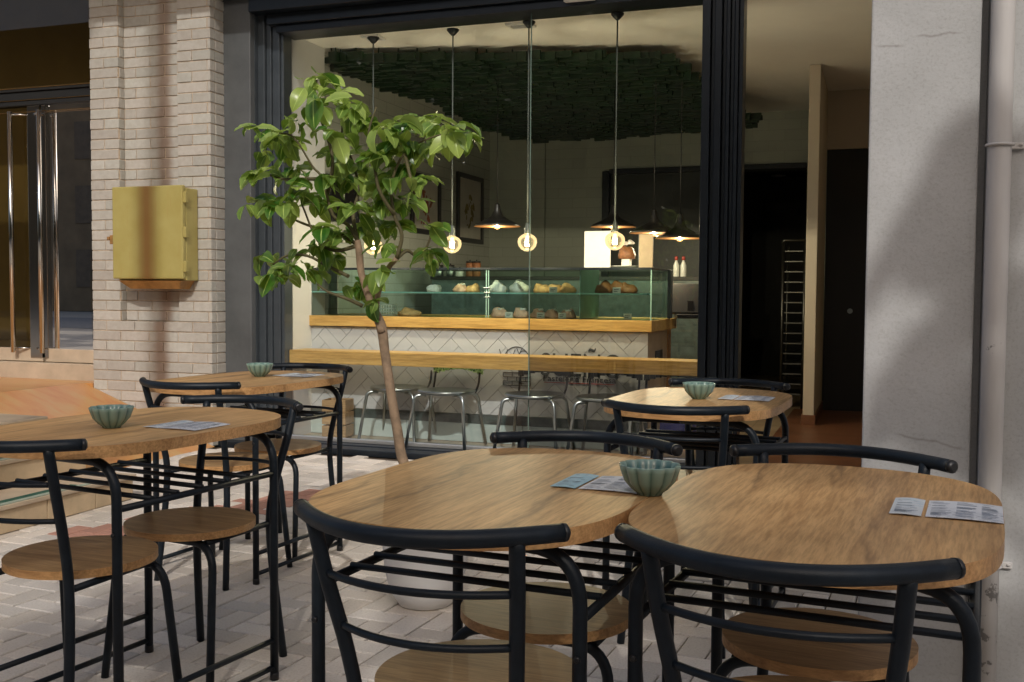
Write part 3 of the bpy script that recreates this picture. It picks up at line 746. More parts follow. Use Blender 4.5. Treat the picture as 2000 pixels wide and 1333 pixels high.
def make_chair():
    t = thing('bistro_chair', '', 'chair', (0, 0, 0), 0, 'bistro chairs with round oak seats and black tube frames')
    g = MB(); g.prism(sup(.171, .171, 2.0, 2.0, 64), .398, .417, .003); o = g.done('seat', [M['seat_wood'], M['oak_edge']], t)
    for p in o.data.polygons:
        if abs(p.normal.z) < .7: p.material_index = 1
    arc = [(x, -.318+.113*(x/.206)**2, .7135) for x in [-.206+.0206*k for k in range(21)]]
    g = MB(); g.tube(arc, .0128, 16); rl = g.done('top_rail', M['black_metal'], t)
    for s in (0, -1):
        p = Vector(arc[s]); d = (p-Vector(arc[1 if s == 0 else -2])).normalized()
        g = MB(); g.tube([p-d*.0005, p+d*.006, p+d*.010], [.0132, .0126, .007], 14); g.done('end_cap', M['black_plastic'], rl)
    for s in (-1, 1):
        g = MB(); g.tube(smooth_path([(s*.158, -.250, .71), (s*.150, -.226, .62), (s*.136, -.190, .50), (s*.130, -.172, .40), (s*.136, -.178, .25), (s*.150, -.205, .0)], 5), .0114, 14)
        g.done('rear_leg', M['black_metal'], t)
        g = MB(); g.tube(fillet([(s*.001, .085, .386), (s*.158, .095, .386), (s*.178, .135, 0)], .07, 8), .0106, 12); g.done('front_leg', M['black_metal'], t)
    for z, w, y in ((.628, .150, -.228), (.545, .140, -.203)):
        g = MB(); g.tube([(x, y-.045*(1-(x/w)**2), z) for x in [-w+w*k/8 for k in range(17)]], .0058, 10); g.done('back_bar', M['black_metal'], t)
    for s in (-1, 1): g = MB(); g.tube([(s*.130, -.175, .386), (s*.128, .09, .386)], .0085, 8); g.done('seat_frame', M['black_metal'], t)
    return t
TB = {1: (-.620, 1.727, -.060), 2: (-.083, 1.729, -.086), 4: (-1.763, 2.116, -.126), 3: (-2.265, 3.380, -.083), 5: (-.540, 3.329, -.068)}
TL = {1: 'oak topped table in the middle foreground with the green bowl at its right corner', 2: 'oak topped table at the right foreground against the plaster pillar',
      4: 'oak topped table at the left beside the tiled steps', 3: 'oak topped table in front of the cream brick pier', 5: 'oak topped table before the dark folded door stack and entrance'}
CL = {(1, 0): 'black chair nearest the camera at the middle foreground table', (1, 1): 'black chair pushed under the far end of the middle foreground table',
      (2, 0): 'black chair nearest the camera at the right foreground table', (2, 1): 'black chair at the far end of the right foreground table by the pillar',
      (4, 0): 'black chair at the left picture edge beside the tiled steps', (4, 1): 'black chair at the far end of the left table',
      (3, 0): 'black chair on the near side of the table by the brick pier', (3, 1): 'black chair on the window side of the table by the brick pier',
      (5, 0): 'black chair on the near side of the table by the entrance', (5, 1): 'black chair on the doorway side of the table by the entrance'}
CO = {(1, 0): (.030, .015, .03), (2, 0): (.0, .015, 0), (4, 0): (.018, .02, .09), (3, 0): (.025, .03, .03), (5, 0): (.010, .02, 0),
      (1, 1): (.004, 0, 0), (2, 1): (.030, 0, -.02), (4, 1): (.010, 0, .04), (3, 1): (.028, 0, 0), (5, 1): (0, 0, 0)}
table0 = make_table(); chair0 = make_chair(); ft, fc = True, True
def tw(i, x, y, z=TH):
    cx, cy, a = TB[i]; return (cx+x*math.cos(a)-y*math.sin(a), cy+x*math.sin(a)+y*math.cos(a), z)
for i, (x, y, a) in TB.items():
    if ft: t = table0; t.location = (x, y, 0); t.rotation_euler = (0, 0, a); t['label'] = TL[i]; ft = False
    else: dup(table0, (x, y, 0), a, TL[i])
    for e in (0, 1):
        dx, dy, da = CO.get((i, e), (0, 0, 0))
        p = tw(i, dx if e == 0 else -dx, (-.197 if e == 0 else .205)+dy, 0); rz = a + (0 if e == 0 else math.pi) + da
        if fc: t = chair0; t.location = p; t.rotation_euler = (0, 0, rz); t['label'] = CL[(i, e)]; fc = False
        else: dup(chair0, p, rz, CL[(i, e)])
# bowls
def make_bowl():
    t = thing('scalloped_bowl', '', 'bowl', (0, 0, 0), 0, 'green scalloped bowls on the tables')
    g = MB(); g.lathe([(.020, .0), (.022, .004), (.030, .010), (.042, .024), (.0485, .042), (.0505, .050), (.0495, .0515), (.0475, .050), (.045, .041), (.038, .024), (.026, .012), (.0005, .009)], seg=96, lobes=12, amp=.10); g.done('bowl_body', M['bowl'], t)
    return t
bowl0 = make_bowl()
BW = [((1, .262, -.012), 'green scalloped bowl standing where the two foreground tables meet'), ((4, .011, -.078), 'dark green scalloped bowl on the left table by the steps'), ((5, .0, -.03), 'green scalloped bowl on the table by the entrance'), ((3, -.02, .08), 'pale sage scalloped bowl on the table by the brick pier')]
for k, ((i, x, y), lb) in enumerate(BW):
    p = tw(i, x, y, TH+.0005)
    if k == 0: bowl0.location = p; bowl0['label'] = lb
    else: dup(bowl0, p, .3*k, lb)
# menu leaflets
def menu_mat(name, a, b, sx):
    t = NT(name); v = t.coords((90*sx, 260, 1)); n = t.noise(v, 1.0, 2)
    v2 = t.coords((16, 9, 1)); n2 = t.noise(v2, 1.0, 1)
    f = t.ramp(n, [(.55, (0, 0, 0)), (.60, (1, 1, 1))]); gt = t.ramp(n2, [(.45, (0, 0, 0)), (.52, (1, 1, 1))])
    f = t.mix(1, f, gt, 'MULTIPLY'); f2 = t.add('ShaderNodeMath', operation='MULTIPLY'); t.link(f, f2.inputs[0]); f2.inputs[1].default_value = .6
    return t.set(t.mix(f2.outputs[0], a, b), .6)
M['menu_white'] = menu_mat('menu_print', (.66, .68, .71), (.16, .19, .26), 1)
M['menu_blue'] = menu_mat('menu_cover', (.34, .55, .62), (.60, .70, .74), .6)
M['menu_grey'] = menu_mat('menu_cover_pale', (.62, .66, .68), (.25, .48, .62), .5)
def make_menu(label, i, x, y, rz, cover):
    t = thing('menu_leaflet', label, 'menu', tw(i, x, y, TH+.001), TB[i][2]+rz, 'menu leaflets on the tables')
    for nm, x0, x1, m, bend in (('cover_panel', -.098, -.052, cover, .002), ('inner_panel', -.046, .062, M['menu_white'], .0025)):
        g = MB(); n = 8
        P = [[g.bm.verts.new((x0+(x1-x0)*a/n, yy, .0004+bend*math.sin(math.pi*a/n)*(.6 if yy < 0 else 1))) for a in range(n+1)] for yy in (-.066, .066)]
        Q = [[g.bm.verts.new(v.co+Vector((0, 0, .0009))) for v in r] for r in P]
        for a in range(n):
            g.bm.faces.new((P[0][a], P[1][a], P[1][a+1], P[0][a+1])); g.bm.faces.new((Q[0][a], Q[0][a+1], Q[1][a+1], Q[1][a]))
            g.bm.faces.new((P[0][a], P[0][a+1], Q[0][a+1], Q[0][a])); g.bm.faces.new((P[1][a], Q[1][a], Q[1][a+1], P[1][a+1]))
        for a in (0, n): g.bm.faces.new((P[0][a], Q[0][a], Q[1][a], P[1][a]))
        pn = g.done(nm, m, t)
        q = random.Random(int((x+2)*1000)+len(nm)); g = MB()
        colx = [(x0+.006, x1-.006)] if nm == 'cover_panel' else [(x0+.006, x0+.036), (x0+.042, x0+.072), (x0+.078, x1-.006)]
        for ca_, cb_ in colx:
            y = .055
            while y > -.056:
                h = q.choice((.0018, .0018, .003)); e = ca_+(cb_-ca_)*q.uniform(.45, 1.0)
                if q.random() < .8:
                    zz = lambda xx: .0017+bend*math.sin(math.pi*(xx-x0)/(x1-x0))
                    g.quad([(ca_, y-h, zz(ca_)), (e, y-h, zz(e)), (e, y, zz(e)), (ca_, y, zz(ca_))])
                y -= h+q.choice((.0026, .0026, .007))
        g.done('print', M['ink_soft'], pn)
make_menu('menu leaflet with blue cover on the middle foreground table beside the bowl', 1, .185, .045, .0, M['menu_blue'])
make_menu('white menu leaflet on the right foreground table near its right edge', 2, .203, .028, .0, M['menu_grey'])
make_menu('white menu leaflet on the left table near its right edge', 4, .165, .035, .06, M['menu_grey'])
make_menu('white menu leaflet on the table by the brick pier', 3, .10, .19, .0, M['menu_grey'])
make_menu('pale menu leaflet on the table by the entrance', 5, .155, .05, .0, M['menu_grey'])

# ------------------------------------------------------------------ potted lemon tree
TY = 3.03; tc = atZ(806, 1196, 0.0); PX_, PY_ = tc.x, tc.y+.10
pot = thing('plant_pot', 'round white plant pot on the pavement holding the lemon tree', 'plant pot', (PX_, PY_, 0))
MB().lathe([(.075, 0), (.088, .004), (.118, .05), (.136, .12), (.143, .20), (.143, .33), (.140, .40), (.135, .404), (.130, .398), (.130, .36), (.001, .36)], seg=48).done('pot_body', M['pot'], pot)
MB().lathe([(.128, .361), (.10, .372), (.05, .378), (.0005, .38)], seg=32).done('soil', M['soil'], pot)
tree = thing('lemon_tree', 'small potted lemon tree with a thin bent trunk and glossy green leaves', 'tree', (PX_, PY_, .378))
tr_path = [(PX_-.005, PY_, .372)] + [atY(px, py, PY_+d) for px, py, d in ((789, 905, .0), (776, 840, 0), (764, 770, .0), (752, 690, .01), (745, 640, .01), (728, 600, .0), (712, 560, -.01))]
rad = [.0178, .0175, .0168, .0160, .0158, .0180, .0135, .0105]
def rpath(pts, rr, n=5):
    P = smooth_path(pts, n); out = []
    for k in range(len(P)):
        t = k/n; i = min(int(t), len(rr)-2); out.append(rr[i]+(rr[i+1]-rr[i])*(t-i))
    return P, out
g = MB(); P, q = rpath(tr_path, rad); g.tube(P, q, 12)
P, q = rpath([atY(746, 650, PY_), atY(735, 610, PY_-.005), atY(742, 560, PY_-.01), atY(758, 525, PY_-.02), atY(775, 505, PY_-.02)], [.0125, .0105, .0095, .009, .008]); g.tube(P, q, 10)
P, q = rpath([atY(716, 572, PY_), atY(705, 530, PY_+.01), atY(702, 495, PY_+.01), atY(698, 470, PY_+.01)], [.010, .0125, .013, .0105]); g.tube(P, q, 10)
local(g.done('trunk', M['bark']), tree)
BR = [[(708, 598, 0), (680, 585, -.03), (640, 570, -.05), (620, 555, -.06)], [(698, 470, .01), (680, 440, .0), (650, 420, -.02), (630, 350, -.05), (610, 325, -.06), (575, 270, -.10), (545, 260, -.12)],
      [(700, 480, .01), (660, 455, .05), (600, 440, .06), (545, 415, .08), (500, 395, .08)], [(640, 380, -.03), (650, 320, -.02), (640, 270, .0), (615, 200, .03), (620, 150, .03)],
      [(698, 472, .01), (690, 420, .03), (700, 370, .05), (690, 320, .06), (668, 260, .07), (680, 190, .08)], [(775, 505, -.02), (785, 460, -.02), (770, 420, -.04), (765, 360, -.05), (790, 300, -.06), (840, 270, -.06), (900, 255, -.05)],
      [(775, 505, -.02), (795, 490, .02), (815, 500, .05), (835, 480, .06), (845, 440, .06)], [(770, 420, -.04), (740, 370, -.08), (730, 310, -.09), (720, 260, -.08), (735, 210, -.07)],
      [(680, 540, .0), (640, 520, .03), (600, 500, .05), (560, 500, .06), (530, 520, .06)], [(630, 350, -.05), (600, 350, -.02), (550, 350, .0), (520, 340, .0)],
      [(790, 300, -.06), (800, 340, -.1), (810, 380, -.1)], [(699, 480, .01), (655, 490, .0), (620, 470, -.02), (590, 400, -.04)]]
g = MB()
for br in BR:
    pts = [atY(a, b, PY_+d) for a, b, d in br]; n = len(pts)
    P, q = rpath(pts, [.0058*(1-i/(n))+.0016 for i in range(n)], 4); g.tube(P, q, 6)
local(g.done('branch', M['twig']), tree)
# leaves: clumps at pixel-measured twig ends, each leaf a cupped drooping blade with a midrib
lr = random.Random(21)
CLU = [(585, 235, 4, 20), (520, 300, 3, 16), (560, 300, 4, 18), (640, 300, 4, 20), (715, 330, 5, 22), (770, 355, 5, 22), (850, 285, 4, 18), (625, 445, 3, 18), (690, 405, 5, 22), (640, 210, 4, 20), (580, 370, 4, 18), (505, 250, 5, 22), (540, 265, 5, 22), (565, 270, 4, 18), (610, 210, 4, 16), (600, 170, 4, 20), (630, 150, 4, 18), (660, 180, 4, 22), (690, 200, 5, 20), (700, 230, 5, 18), (655, 260, 5, 24), (665, 320, 5, 22), (640, 340, 3, 18),
       (500, 340, 5, 20), (540, 345, 5, 22), (575, 330, 4, 18), (495, 400, 6, 18), (525, 395, 6, 18), (560, 400, 3, 16), (600, 380, 5, 20), (625, 395, 4, 18), (600, 350, 3, 15),
       (735, 240, 5, 20), (765, 250, 5, 20), (800, 245, 5, 18), (835, 230, 6, 18), (860, 250, 6, 20), (895, 260, 6, 18), (915, 265, 4, 14), (780, 285, 6, 22), (820, 280, 5, 22), (745, 300, 6, 24), (790, 325, 6, 24), (820, 350, 5, 20), (720, 290, 4, 18),
       (740, 350, 5, 24), (760, 390, 6, 24), (800, 390, 4, 20), (730, 400, 4, 20), (700, 440, 5, 24), (740, 440, 5, 22), (775, 440, 5, 20), (760, 475, 4, 18), (670, 460, 4, 18), (655, 450, 3, 14),
       (620, 480, 4, 18), (600, 490, 4, 18), (650, 500, 4, 16), (525, 500, 5, 18), (550, 530, 6, 20), (535, 540, 4, 16), (570, 520, 4, 16), (605, 530, 3, 14), (640, 500, 3, 14),
       (715, 545, 5, 16), (690, 560, 4, 16), (735, 590, 3, 12), (740, 530, 3, 14), (845, 445, 3, 10), (840, 490, 4, 12), (835, 510, 2, 10), (685, 350, 4, 20), (810, 430, 1, 5)]
g = MB(); lcol = []
def leaf(base, d, up, L, Wd, droop, cup, tint):
    d = d.normalized(); side = d.cross(up)
    side = side.normalized() if side.length > 1e-4 else d.orthogonal().normalized(); nrm = side.cross(d).normalized()
    n, U = 7, (-1, -.55, -.07, .07, .55, 1); m = 5; rows = []
    tw_ = lr.uniform(-.35, .35); wv = lr.uniform(.5, 1.0)
    for i in range(n+1):
        s = i/n; ww = Wd*math.sin(math.pi*min(1, s*.98+.01)**.82)**.8*.5 + .0006
        ang_ = droop*s; c = base + d*(L*(math.sin(ang_)/max(droop, 1e-3) if abs(droop) > 1e-3 else s)) - nrm*(L*(1-math.cos(ang_))/max(abs(droop), 1e-3)*(1 if droop > 0 else -1))
        nn = (nrm*math.cos(ang_)+d*math.sin(ang_)); sd = (side*math.cos(tw_*s)+nn*math.sin(tw_*s))
        row = []
        for j in range(m+1):
            u = U[j]
            row.append(g.bm.verts.new(c + sd*(u*ww) + nn*(cup*ww*(abs(u)**1.3) + .0022*wv*math.sin(s*19+u*4)*abs(u))))
        rows.append(row)
    for i in range(n):
        for j in range(m):
            f = g.bm.faces.new((rows[i][j], rows[i][j+1], rows[i+1][j+1], rows[i+1][j])); f.smooth = True
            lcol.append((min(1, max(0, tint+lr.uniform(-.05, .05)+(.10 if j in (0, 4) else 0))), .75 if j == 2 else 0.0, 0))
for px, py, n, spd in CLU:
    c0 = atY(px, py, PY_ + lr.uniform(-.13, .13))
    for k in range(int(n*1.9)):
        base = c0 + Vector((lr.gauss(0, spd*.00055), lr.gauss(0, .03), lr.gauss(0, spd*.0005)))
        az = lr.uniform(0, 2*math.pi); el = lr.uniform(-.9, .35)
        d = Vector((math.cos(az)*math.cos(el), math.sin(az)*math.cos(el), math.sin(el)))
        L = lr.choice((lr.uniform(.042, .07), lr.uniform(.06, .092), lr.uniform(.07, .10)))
        hi_ = max(0, (420-py)/300.0)+max(0, (px-700)/600.0)  # leaf tint gets paler towards the crown's top and right
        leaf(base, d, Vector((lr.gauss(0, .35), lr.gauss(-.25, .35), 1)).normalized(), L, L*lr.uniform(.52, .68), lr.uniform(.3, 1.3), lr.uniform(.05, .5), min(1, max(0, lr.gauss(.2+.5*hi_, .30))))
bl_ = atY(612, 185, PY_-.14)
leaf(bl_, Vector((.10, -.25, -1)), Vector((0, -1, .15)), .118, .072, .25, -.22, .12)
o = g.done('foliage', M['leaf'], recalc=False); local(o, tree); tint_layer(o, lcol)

# ------------------------------------------------------------------ inside the cafe
IF = .03
# window bar
YB = YW+.05
zb1, zb0 = atY(960, 695, YB).z, atY(960, 722, YB).z
wb = thing('window_bar', 'pine breakfast bar running along the inside of the shop window', 'bar counter', (-2.3, YB+.1, 0))
g = MB(); g.box((xj[5]+.004, YB, zb0), (-.965, YB+.22, zb1), .004); local(g.done('worktop', M['pine']), wb)
g = MB()
for x in (-3.52, -1.02): g.box((x-.015, YB+.08, zb0-.10), (x+.015, YB+.20, zb0-.001), .002)
local(g.done('bracket', M['frame']), wb)
# service counter with herringbone tile front
YCn = 6.42; xcR = atY(1265, 700, YCn).x; zt0, zt1 = atY(960, 643, YCn).z, atY(960, 622, YCn-.03).z
cn = thing('service_counter', 'cafe counter with white herringbone tile front, pine top and dark lettering', 'counter', (-2.6, YCn, IF))
g = MB(); g.box((XT+.005, YCn+.012, IF), (xcR-.012, YCn+.75, zt0-.004)); local(g.done('counter_base', M['grout']), cn)
zpl = atY(900, 826, YCn).z; zpd = atY(900, 808, YCn).z
g = MB(); xx = XT+.01
while xx < xcR-.02:
    e = min(xx+.42, xcR); g.box((xx+.001, YCn-.012, IF), (e-.001, YCn+.011, zpl), .002); xx += .42
local(g.done('plinth_tile', M['cyan_tile']), cn)
g = MB(); g.box((XT+.01, YCn-.016, zpl+.001), (xcR+.004, YCn+.011, zpd), .002); local(g.done('plinth_trim', M['dark_plinth']), cn)
def clip_poly(p, x0, x1, y0, y1):
    for ax, lim, sg in ((0, x0, 1), (0, x1, -1), (1, y0, 1), (1, y1, -1)):
        o = []
        for i in range(len(p)):
            a, b = p[i], p[(i+1) % len(p)]; da, db = sg*(a[ax]-lim), sg*(b[ax]-lim)
            if da >= 0: o.append(a)
            if (da >= 0) != (db >= 0): t = da/(da-db); o.append((a[0]+(b[0]-a[0])*t, a[1]+(b[1]-a[1])*t))
        p = o
        if len(p) < 3: return []
    return p
g = MB(); w = .080; gp = .0013; c45 = math.sqrt(.5)
for i in range(-70, 71):
    for j in range(-70, 71):
        m6 = (i-j) % 6
        if m6 == 0: r_ = (i, j, i+3, j+1)
        elif m6 == 3: r_ = (i, j-2, i+1, j+1)
        else: continue
        a, b, c, d = r_[0]*w+gp, r_[1]*w+gp, r_[2]*w-gp, r_[3]*w-gp
        P = [(-2.5+(x-y)*c45, .5+(x+y)*c45) for x, y in ((a, b), (c, b), (c, d), (a, d))]
        P = clip_poly(P, XT+.01, xcR, zpd+.002, zt0-.006)
        if len(P) < 3: continue
        try:
            A = [g.bm.verts.new((x, YCn+.013, z)) for x, z in P]
            f = g.bm.faces.new(A); rr = bmesh.ops.extrude_face_region(g.bm, geom=[f])
            for v in [e for e in rr['geom'] if isinstance(e, bmesh.types.BMVert)]: v.co.y = YCn
        except ValueError: pass
local(g.done('tile_front', M['white_tile']), cn)
g = MB(); g.box((XT+.006, YCn-.03, zt0), (xcR+.03, YCn+.80, zt1), .003); local(g.done('worktop', M['pine']), cn)
xsR = xcR+.012
g = MB(); g.box((xcR-.011, YCn+.012, IF), (xcR, YCn+.62, zt0-.004)); local(g.done('end_panel', M['brown_board']), cn)
g = MB(); g.box((xcR-.010, YCn+.625, IF), (xcR+.004, YCn+.74, zt0-.003), .003); local(g.done('end_post', M['pine_dark']), cn)
g = MB(); g.box((xcR+.001, YCn+.22, zt0-.21), (xcR+.012, YCn+.42, zt0-.13), .003); local(g.done('outlet', M['black_plastic']), cn)
# lettering and emblem
def text(body, size, loc, mat, name, parent, ext=.002):
    cu = bpy.data.curves.new(name, 'FONT'); cu.body = body; cu.size = size; cu.extrude = ext; cu.align_x = 'LEFT'
    to = bpy.data.objects.new(name, cu); col.objects.link(to); bpy.context.view_layer.update()
    me = bpy.data.meshes.new_from_object(to.evaluated_get(bpy.context.evaluated_depsgraph_get())); bpy.data.objects.remove(to)
    me.materials.append(mat); o = bpy.data.objects.new(name, me); col.objects.link(o)
    o.matrix_world = Matrix.Translation(loc) @ Matrix.Rotation(math.pi/2, 4, 'X')
    o.parent = parent; o.matrix_parent_inverse = (Matrix.Translation(parent.location)).inverted(); return o
sA, sB = atY(1054, 728, YCn-.003), atY(1216, 690, YCn-.003)
zt_l = atY(1130, 736, YCn).z
lt = text('SUEÑO', .215, (sA.x, YCn-.003, zt_l), M['ink'], 'lettering', cn)
wid = max(v.co.x for v in lt.data.vertices); k = (sB.x-sA.x)/wid
for v in lt.data.vertices: v.co.x *= k
sC, sD = atY(1060, 744, YCn-.003), atY(1203, 742, YCn-.003)
l2 = text('Pastelería Francesa', .055, (sC.x, YCn-.003, sC.z), M['ink'], 'lettering', cn)
wid = max(v.co.x for v in l2.data.vertices); k = (sD.x-sC.x)/wid
for v in l2.data.vertices: v.co.x *= k
g = MB(); zr = atY(1130, 749, YCn).z; g.box((sC.x+.01, YCn-.004, zr-.003), (sD.x-.01, YCn+.0, zr+.001)); local(g.done('red_rule', M['red_ink']), cn)
ec = atY(1009, 704, YCn-.004); er = .088
g = MB()
def arc_(cx, cz, r, a0, a1, n=24): return [(cx+r*math.cos(a0+(a1-a0)*k/n), YCn-.003, cz+r*math.sin(a0+(a1-a0)*k/n)) for k in range(n+1)]
lw_ = .0032
g.tube(arc_(ec.x, ec.z, er, 0, math.pi), lw_, 6)
for a in (-.6, -.25, .1): g.tube([(ec.x-er*.55+a*.08, YCn-.003, ec.z+.0), (ec.x-er*.30+a*.16, YCn-.003, ec.z+er*.8)], lw_*.8, 5)
g.tube([(ec.x-.005, YCn-.003, ec.z), (ec.x+.035, YCn-.003, ec.z+er*.85)], lw_*.8, 5); g.tube([(ec.x+.035, YCn-.003, ec.z), (ec.x-.0, YCn-.003, ec.z+er*.9)], lw_*.8, 5)
g.tube(arc_(ec.x+er*.55, ec.z+.035, .028, 0, 2*math.pi), lw_*.8, 5)
e2 = atY(983, 752, YCn); e3 = atY(1036, 730, YCn)
for z in (e2.z, e2.z+.028, e2.z+.056, e2.z+.084): g.tube([(e2.x, YCn-.003, z), (e3.x, YCn-.003, z)], lw_, 5)
for z, xo in ((e2.z, .0), (e2.z+.028, .5), (e2.z+.056, 0)):
    for q in range(4):
        x = e2.x+(e3.x-e2.x)*min(1, (q+xo)/3); g.tube([(x, YCn-.003, z), (x, YCn-.003, z+.028)], lw_*.8, 5)
local(g.done('emblem', M['ink']), cn)

# glass display case
zc0, zc1 = zt1+.002, atY(960, 527, YCn).z; xcl, xcr = XT+.01, atY(1272, 560, YCn).x
YC0, YC1 = YCn, YCn+.55; zsh = atY(960, 572, YCn).z
dc = thing('display_case', 'green tinted glass pastry case standing on the counter', 'display case', (-2.6, YCn+.3, zc0))
def pane(pts, name='glass_panel', m='case_glass'):
    g = MB(); g.quad(pts); local(g.done(name, M[m]), dc)
xm = atY(952, 560, YCn).x; xd_ = atY(1128, 560, YCn).x
pane([(xcl, YC0, zc0), (xm-.012, YC0, zc0), (xm-.012, YC0, zc1), (xcl, YC0, zc1)]); pane([(xm+.012, YC0, zc0), (xcr, YC0, zc0), (xcr, YC0, zc1), (xm+.012, YC0, zc1)])
pane([(xcr, YC0, zc0), (xcr, YC1, zc0), (xcr, YC1, zc1), (xcr, YC0, zc1)]); pane([(xcl, YC1, zc0), (xcr, YC1, zc0), (xcr, YC1, zc1), (xcl, YC1, zc1)])
g = MB(); g.box((xcl, YC0-.004, zc1), (xcr+.004, YC1+.004, zc1+.012), .002); local(g.done('glass_top', M['case_glass']), dc)
g = MB(); g.box((xcl, YC0-.007, zc1-.002), (xcr+.007, YC0-.0045, zc1+.013), .001); g.box((xcr+.0045, YC0-.0044, zc1-.002), (xcr+.007, YC1, zc1+.013), .001); local(g.done('case_rim', M['frame']), dc)
g = MB(); g.box((xcl, YC0+.004, zsh-.006), (xcr-.004, YC1-.004, zsh), .001); local(g.done('glass_shelf', M['case_glass']), dc)
g = MB(); g.box((xcl, YC0+.002, zsh-.008), (xm-.013, YC0+.0035, zsh+.002)); g.box((xm+.013, YC0+.002, zsh-.008), (xcr, YC0+.0035, zsh+.002)); g.box((xm-.010, YC0-.003, zc0), (xm-.006, YC0+.008, zc1), .001); g.box((xm+.006, YC0-.003, zc0), (xm+.010, YC0+.008, zc1), .001)
g.box((xcr-.004, YC0-.003, zc0), (xcr+.003, YC0+.004, zc1)); g.box((xd_-.002, YC0+.06, zc0), (xd_+.002, YC1-.02, zc1)); local(g.done('glass_edge', M['case_edge']), dc)
g = MB()
for zz in (zsh-.03, zsh+.0, zsh+.03): g.box((xm-.024, YC0-.008, zz-.004), (xm+.024, YC0-.0035, zz+.004), .001)
local(g.done('clip', M['silver']), dc)
g = MB(); g.box((xcr+.006, YC1-.06, zc0), (xcr+.03, YC1+.006, zc1+.01), .003); local(g.done('end_post', M['frame_grey']), dc)
# pastries
def rock(mb, c, r, sq=.7, seed=0, seg=14):
    t = bmesh.new(); bmesh.ops.create_uvsphere(t, u_segments=seg, v_segments=10, radius=1); q = random.Random(seed)
    ph = [q.uniform(0, 6.28) for _ in range(4)]
    for v in t.verts:
        p = v.co; k = 1+.10*math.sin(p.x*5+ph[0])+.09*math.sin(p.y*6+ph[1])+.07*math.sin(p.z*7+ph[2]+p.x*4)
        z = p.z*sq; v.co = Vector((p.x*k*r, p.y*k*r*.9, (max(z, -.32*sq)+.32*sq)*r*k))
    for f in t.faces: f.smooth = True
    mb.add(t, 0, Matrix.Translation(c))
YPs = YCn+.13
PAST = [('pastry', 848, zsh, .042, 'sugar', 'white dusted bun alone on the upper case shelf behind the tree leaves'), ('pastry', 900, zsh, .046, 'pink_pastry', 'golden crumble bun on the upper shelf left of the case clip'),
        ('pastry', 924, zsh, .042, 'bread', 'brown bun next to the case clip on the upper shelf'), ('pastry', 972, zsh, .055, 'sugar', 'round sugar dusted bun right of the case clip'), ('pastry', 1013, zsh, .060, 'sugar', 'wide sugar dusted pastry in the middle of the upper shelf'),
        ('bread_roll', 1058, zsh, .048, 'bread', 'round golden roll behind the price card, left of three'), ('bread_roll', 1083, zsh, .046, 'bread', 'golden roll half hidden by the upper price card'), ('bread_roll', 1107, zsh, .048, 'bread', 'round golden roll at the right of the upper shelf price card'),
        ('bread_loaf', 1180, zsh, .055, 'bread_dark', 'dark loaf at the left behind the right case divider'), ('bread_loaf', 1206, zsh, .055, 'bread_dark', 'dark loaf in the middle behind the right case divider'), ('bread_loaf', 1226, zsh, .05, 'bread_dark', 'dark loaf at the right end of the case'),
        ('muffin', 975, zc0, .050, 'pink_pastry', 'crumble muffin left of the lower price card'), ('muffin', 1018, zc0, .050, 'pink_pastry', 'crumble muffin right of the first lower price card'), ('muffin', 1052, zc0, .048, 'pink_pastry', 'pink muffin left of the second lower price card'), ('muffin', 1078, zc0, .046, 'pink_pastry', 'pink muffin between the two right lower price cards'), ('muffin', 1110, zc0, .045, 'pink_pastry', 'pink muffin at the right end of the lower row'),
        ('flat_bread', 800, zc0, .075, 'bread', 'flat golden bread low in the left half of the case')]
for k, (nm, px, z, r, m, lb) in enumerate(PAST):
    p = atY(px, 600, YPs); t = thing(nm, lb, 'pastry', (p.x, YPs, z+.001), 0, 'pastries in the display case')
    r *= 1.15; g = MB(); rock(g, (0, 0, 0), r, .45 if nm == 'flat_bread' else .85, k)
    g.done('pastry_body', M[m], t)
    if m == 'pink_pastry':
        g = MB()
        for q in range(12): a = q*2.4; rock(g, (r*.5*math.cos(a)*(q/12)**.5, r*.5*math.sin(a)*(q/12)**.5, r*.82+.002*(q % 3)), r*.22, .8, q, 6)
        g.done('crumble', M['sugar'], t)
TAGS = [(1080, 613, zsh, 'small white price card before the golden rolls'), (994, 615, zc0, 'white price card between the two crumble muffins'), (1056, 615, zc0, 'white price card before the pink muffins'), (1098, 615, zc0, 'white price card at the right of the pink muffins'), (1204, 600, zsh, 'white price card before the dark loaves'), (1226, 616, zc0, 'white price card in the right corner of the case')]
for px, py, z, lb in TAGS:
    p = atY(px, py, YCn+.05); t = thing('price_card', lb, 'price card', (p.x, YCn+.05, z+.001), 0, 'price cards in the display case')
    g = MB(); g.box((-.026, -.002, 0), (.026, .002, .038)); g.done('card', M['card_tag'], t)
    g = MB()
    for q in range(2): g.box((-.018, -.0028, .022-.011*q), (.014-.008*q, -.0021, .026-.011*q))
    g.done('print', M['ink'], t)
bk = atY(757, 606, YCn+.15); t = thing('wire_basket', 'small white wire grid basket in the pastry case behind the trunk', 'basket', (bk.x, YCn+.15, zc0+.001))
g = MB()
for q in range(6): g.tube([(-.05+.02*q, -.04, 0), (-.05+.02*q, -.04, .075)], .0016, 5); g.tube([(-.05+.02*q, .04, 0), (-.05+.02*q, .04, .075)], .0016, 5)
for q in range(4): g.tube([(-.05, -.04, .003+.024*q), (.05, -.04, .003+.024*q), (.05, .04, .003+.024*q), (-.05, .04, .003+.024*q), (-.05, -.04, .003+.024*q)], .0018, 5)
g.done('wire_grid', M['white_wall'], t)
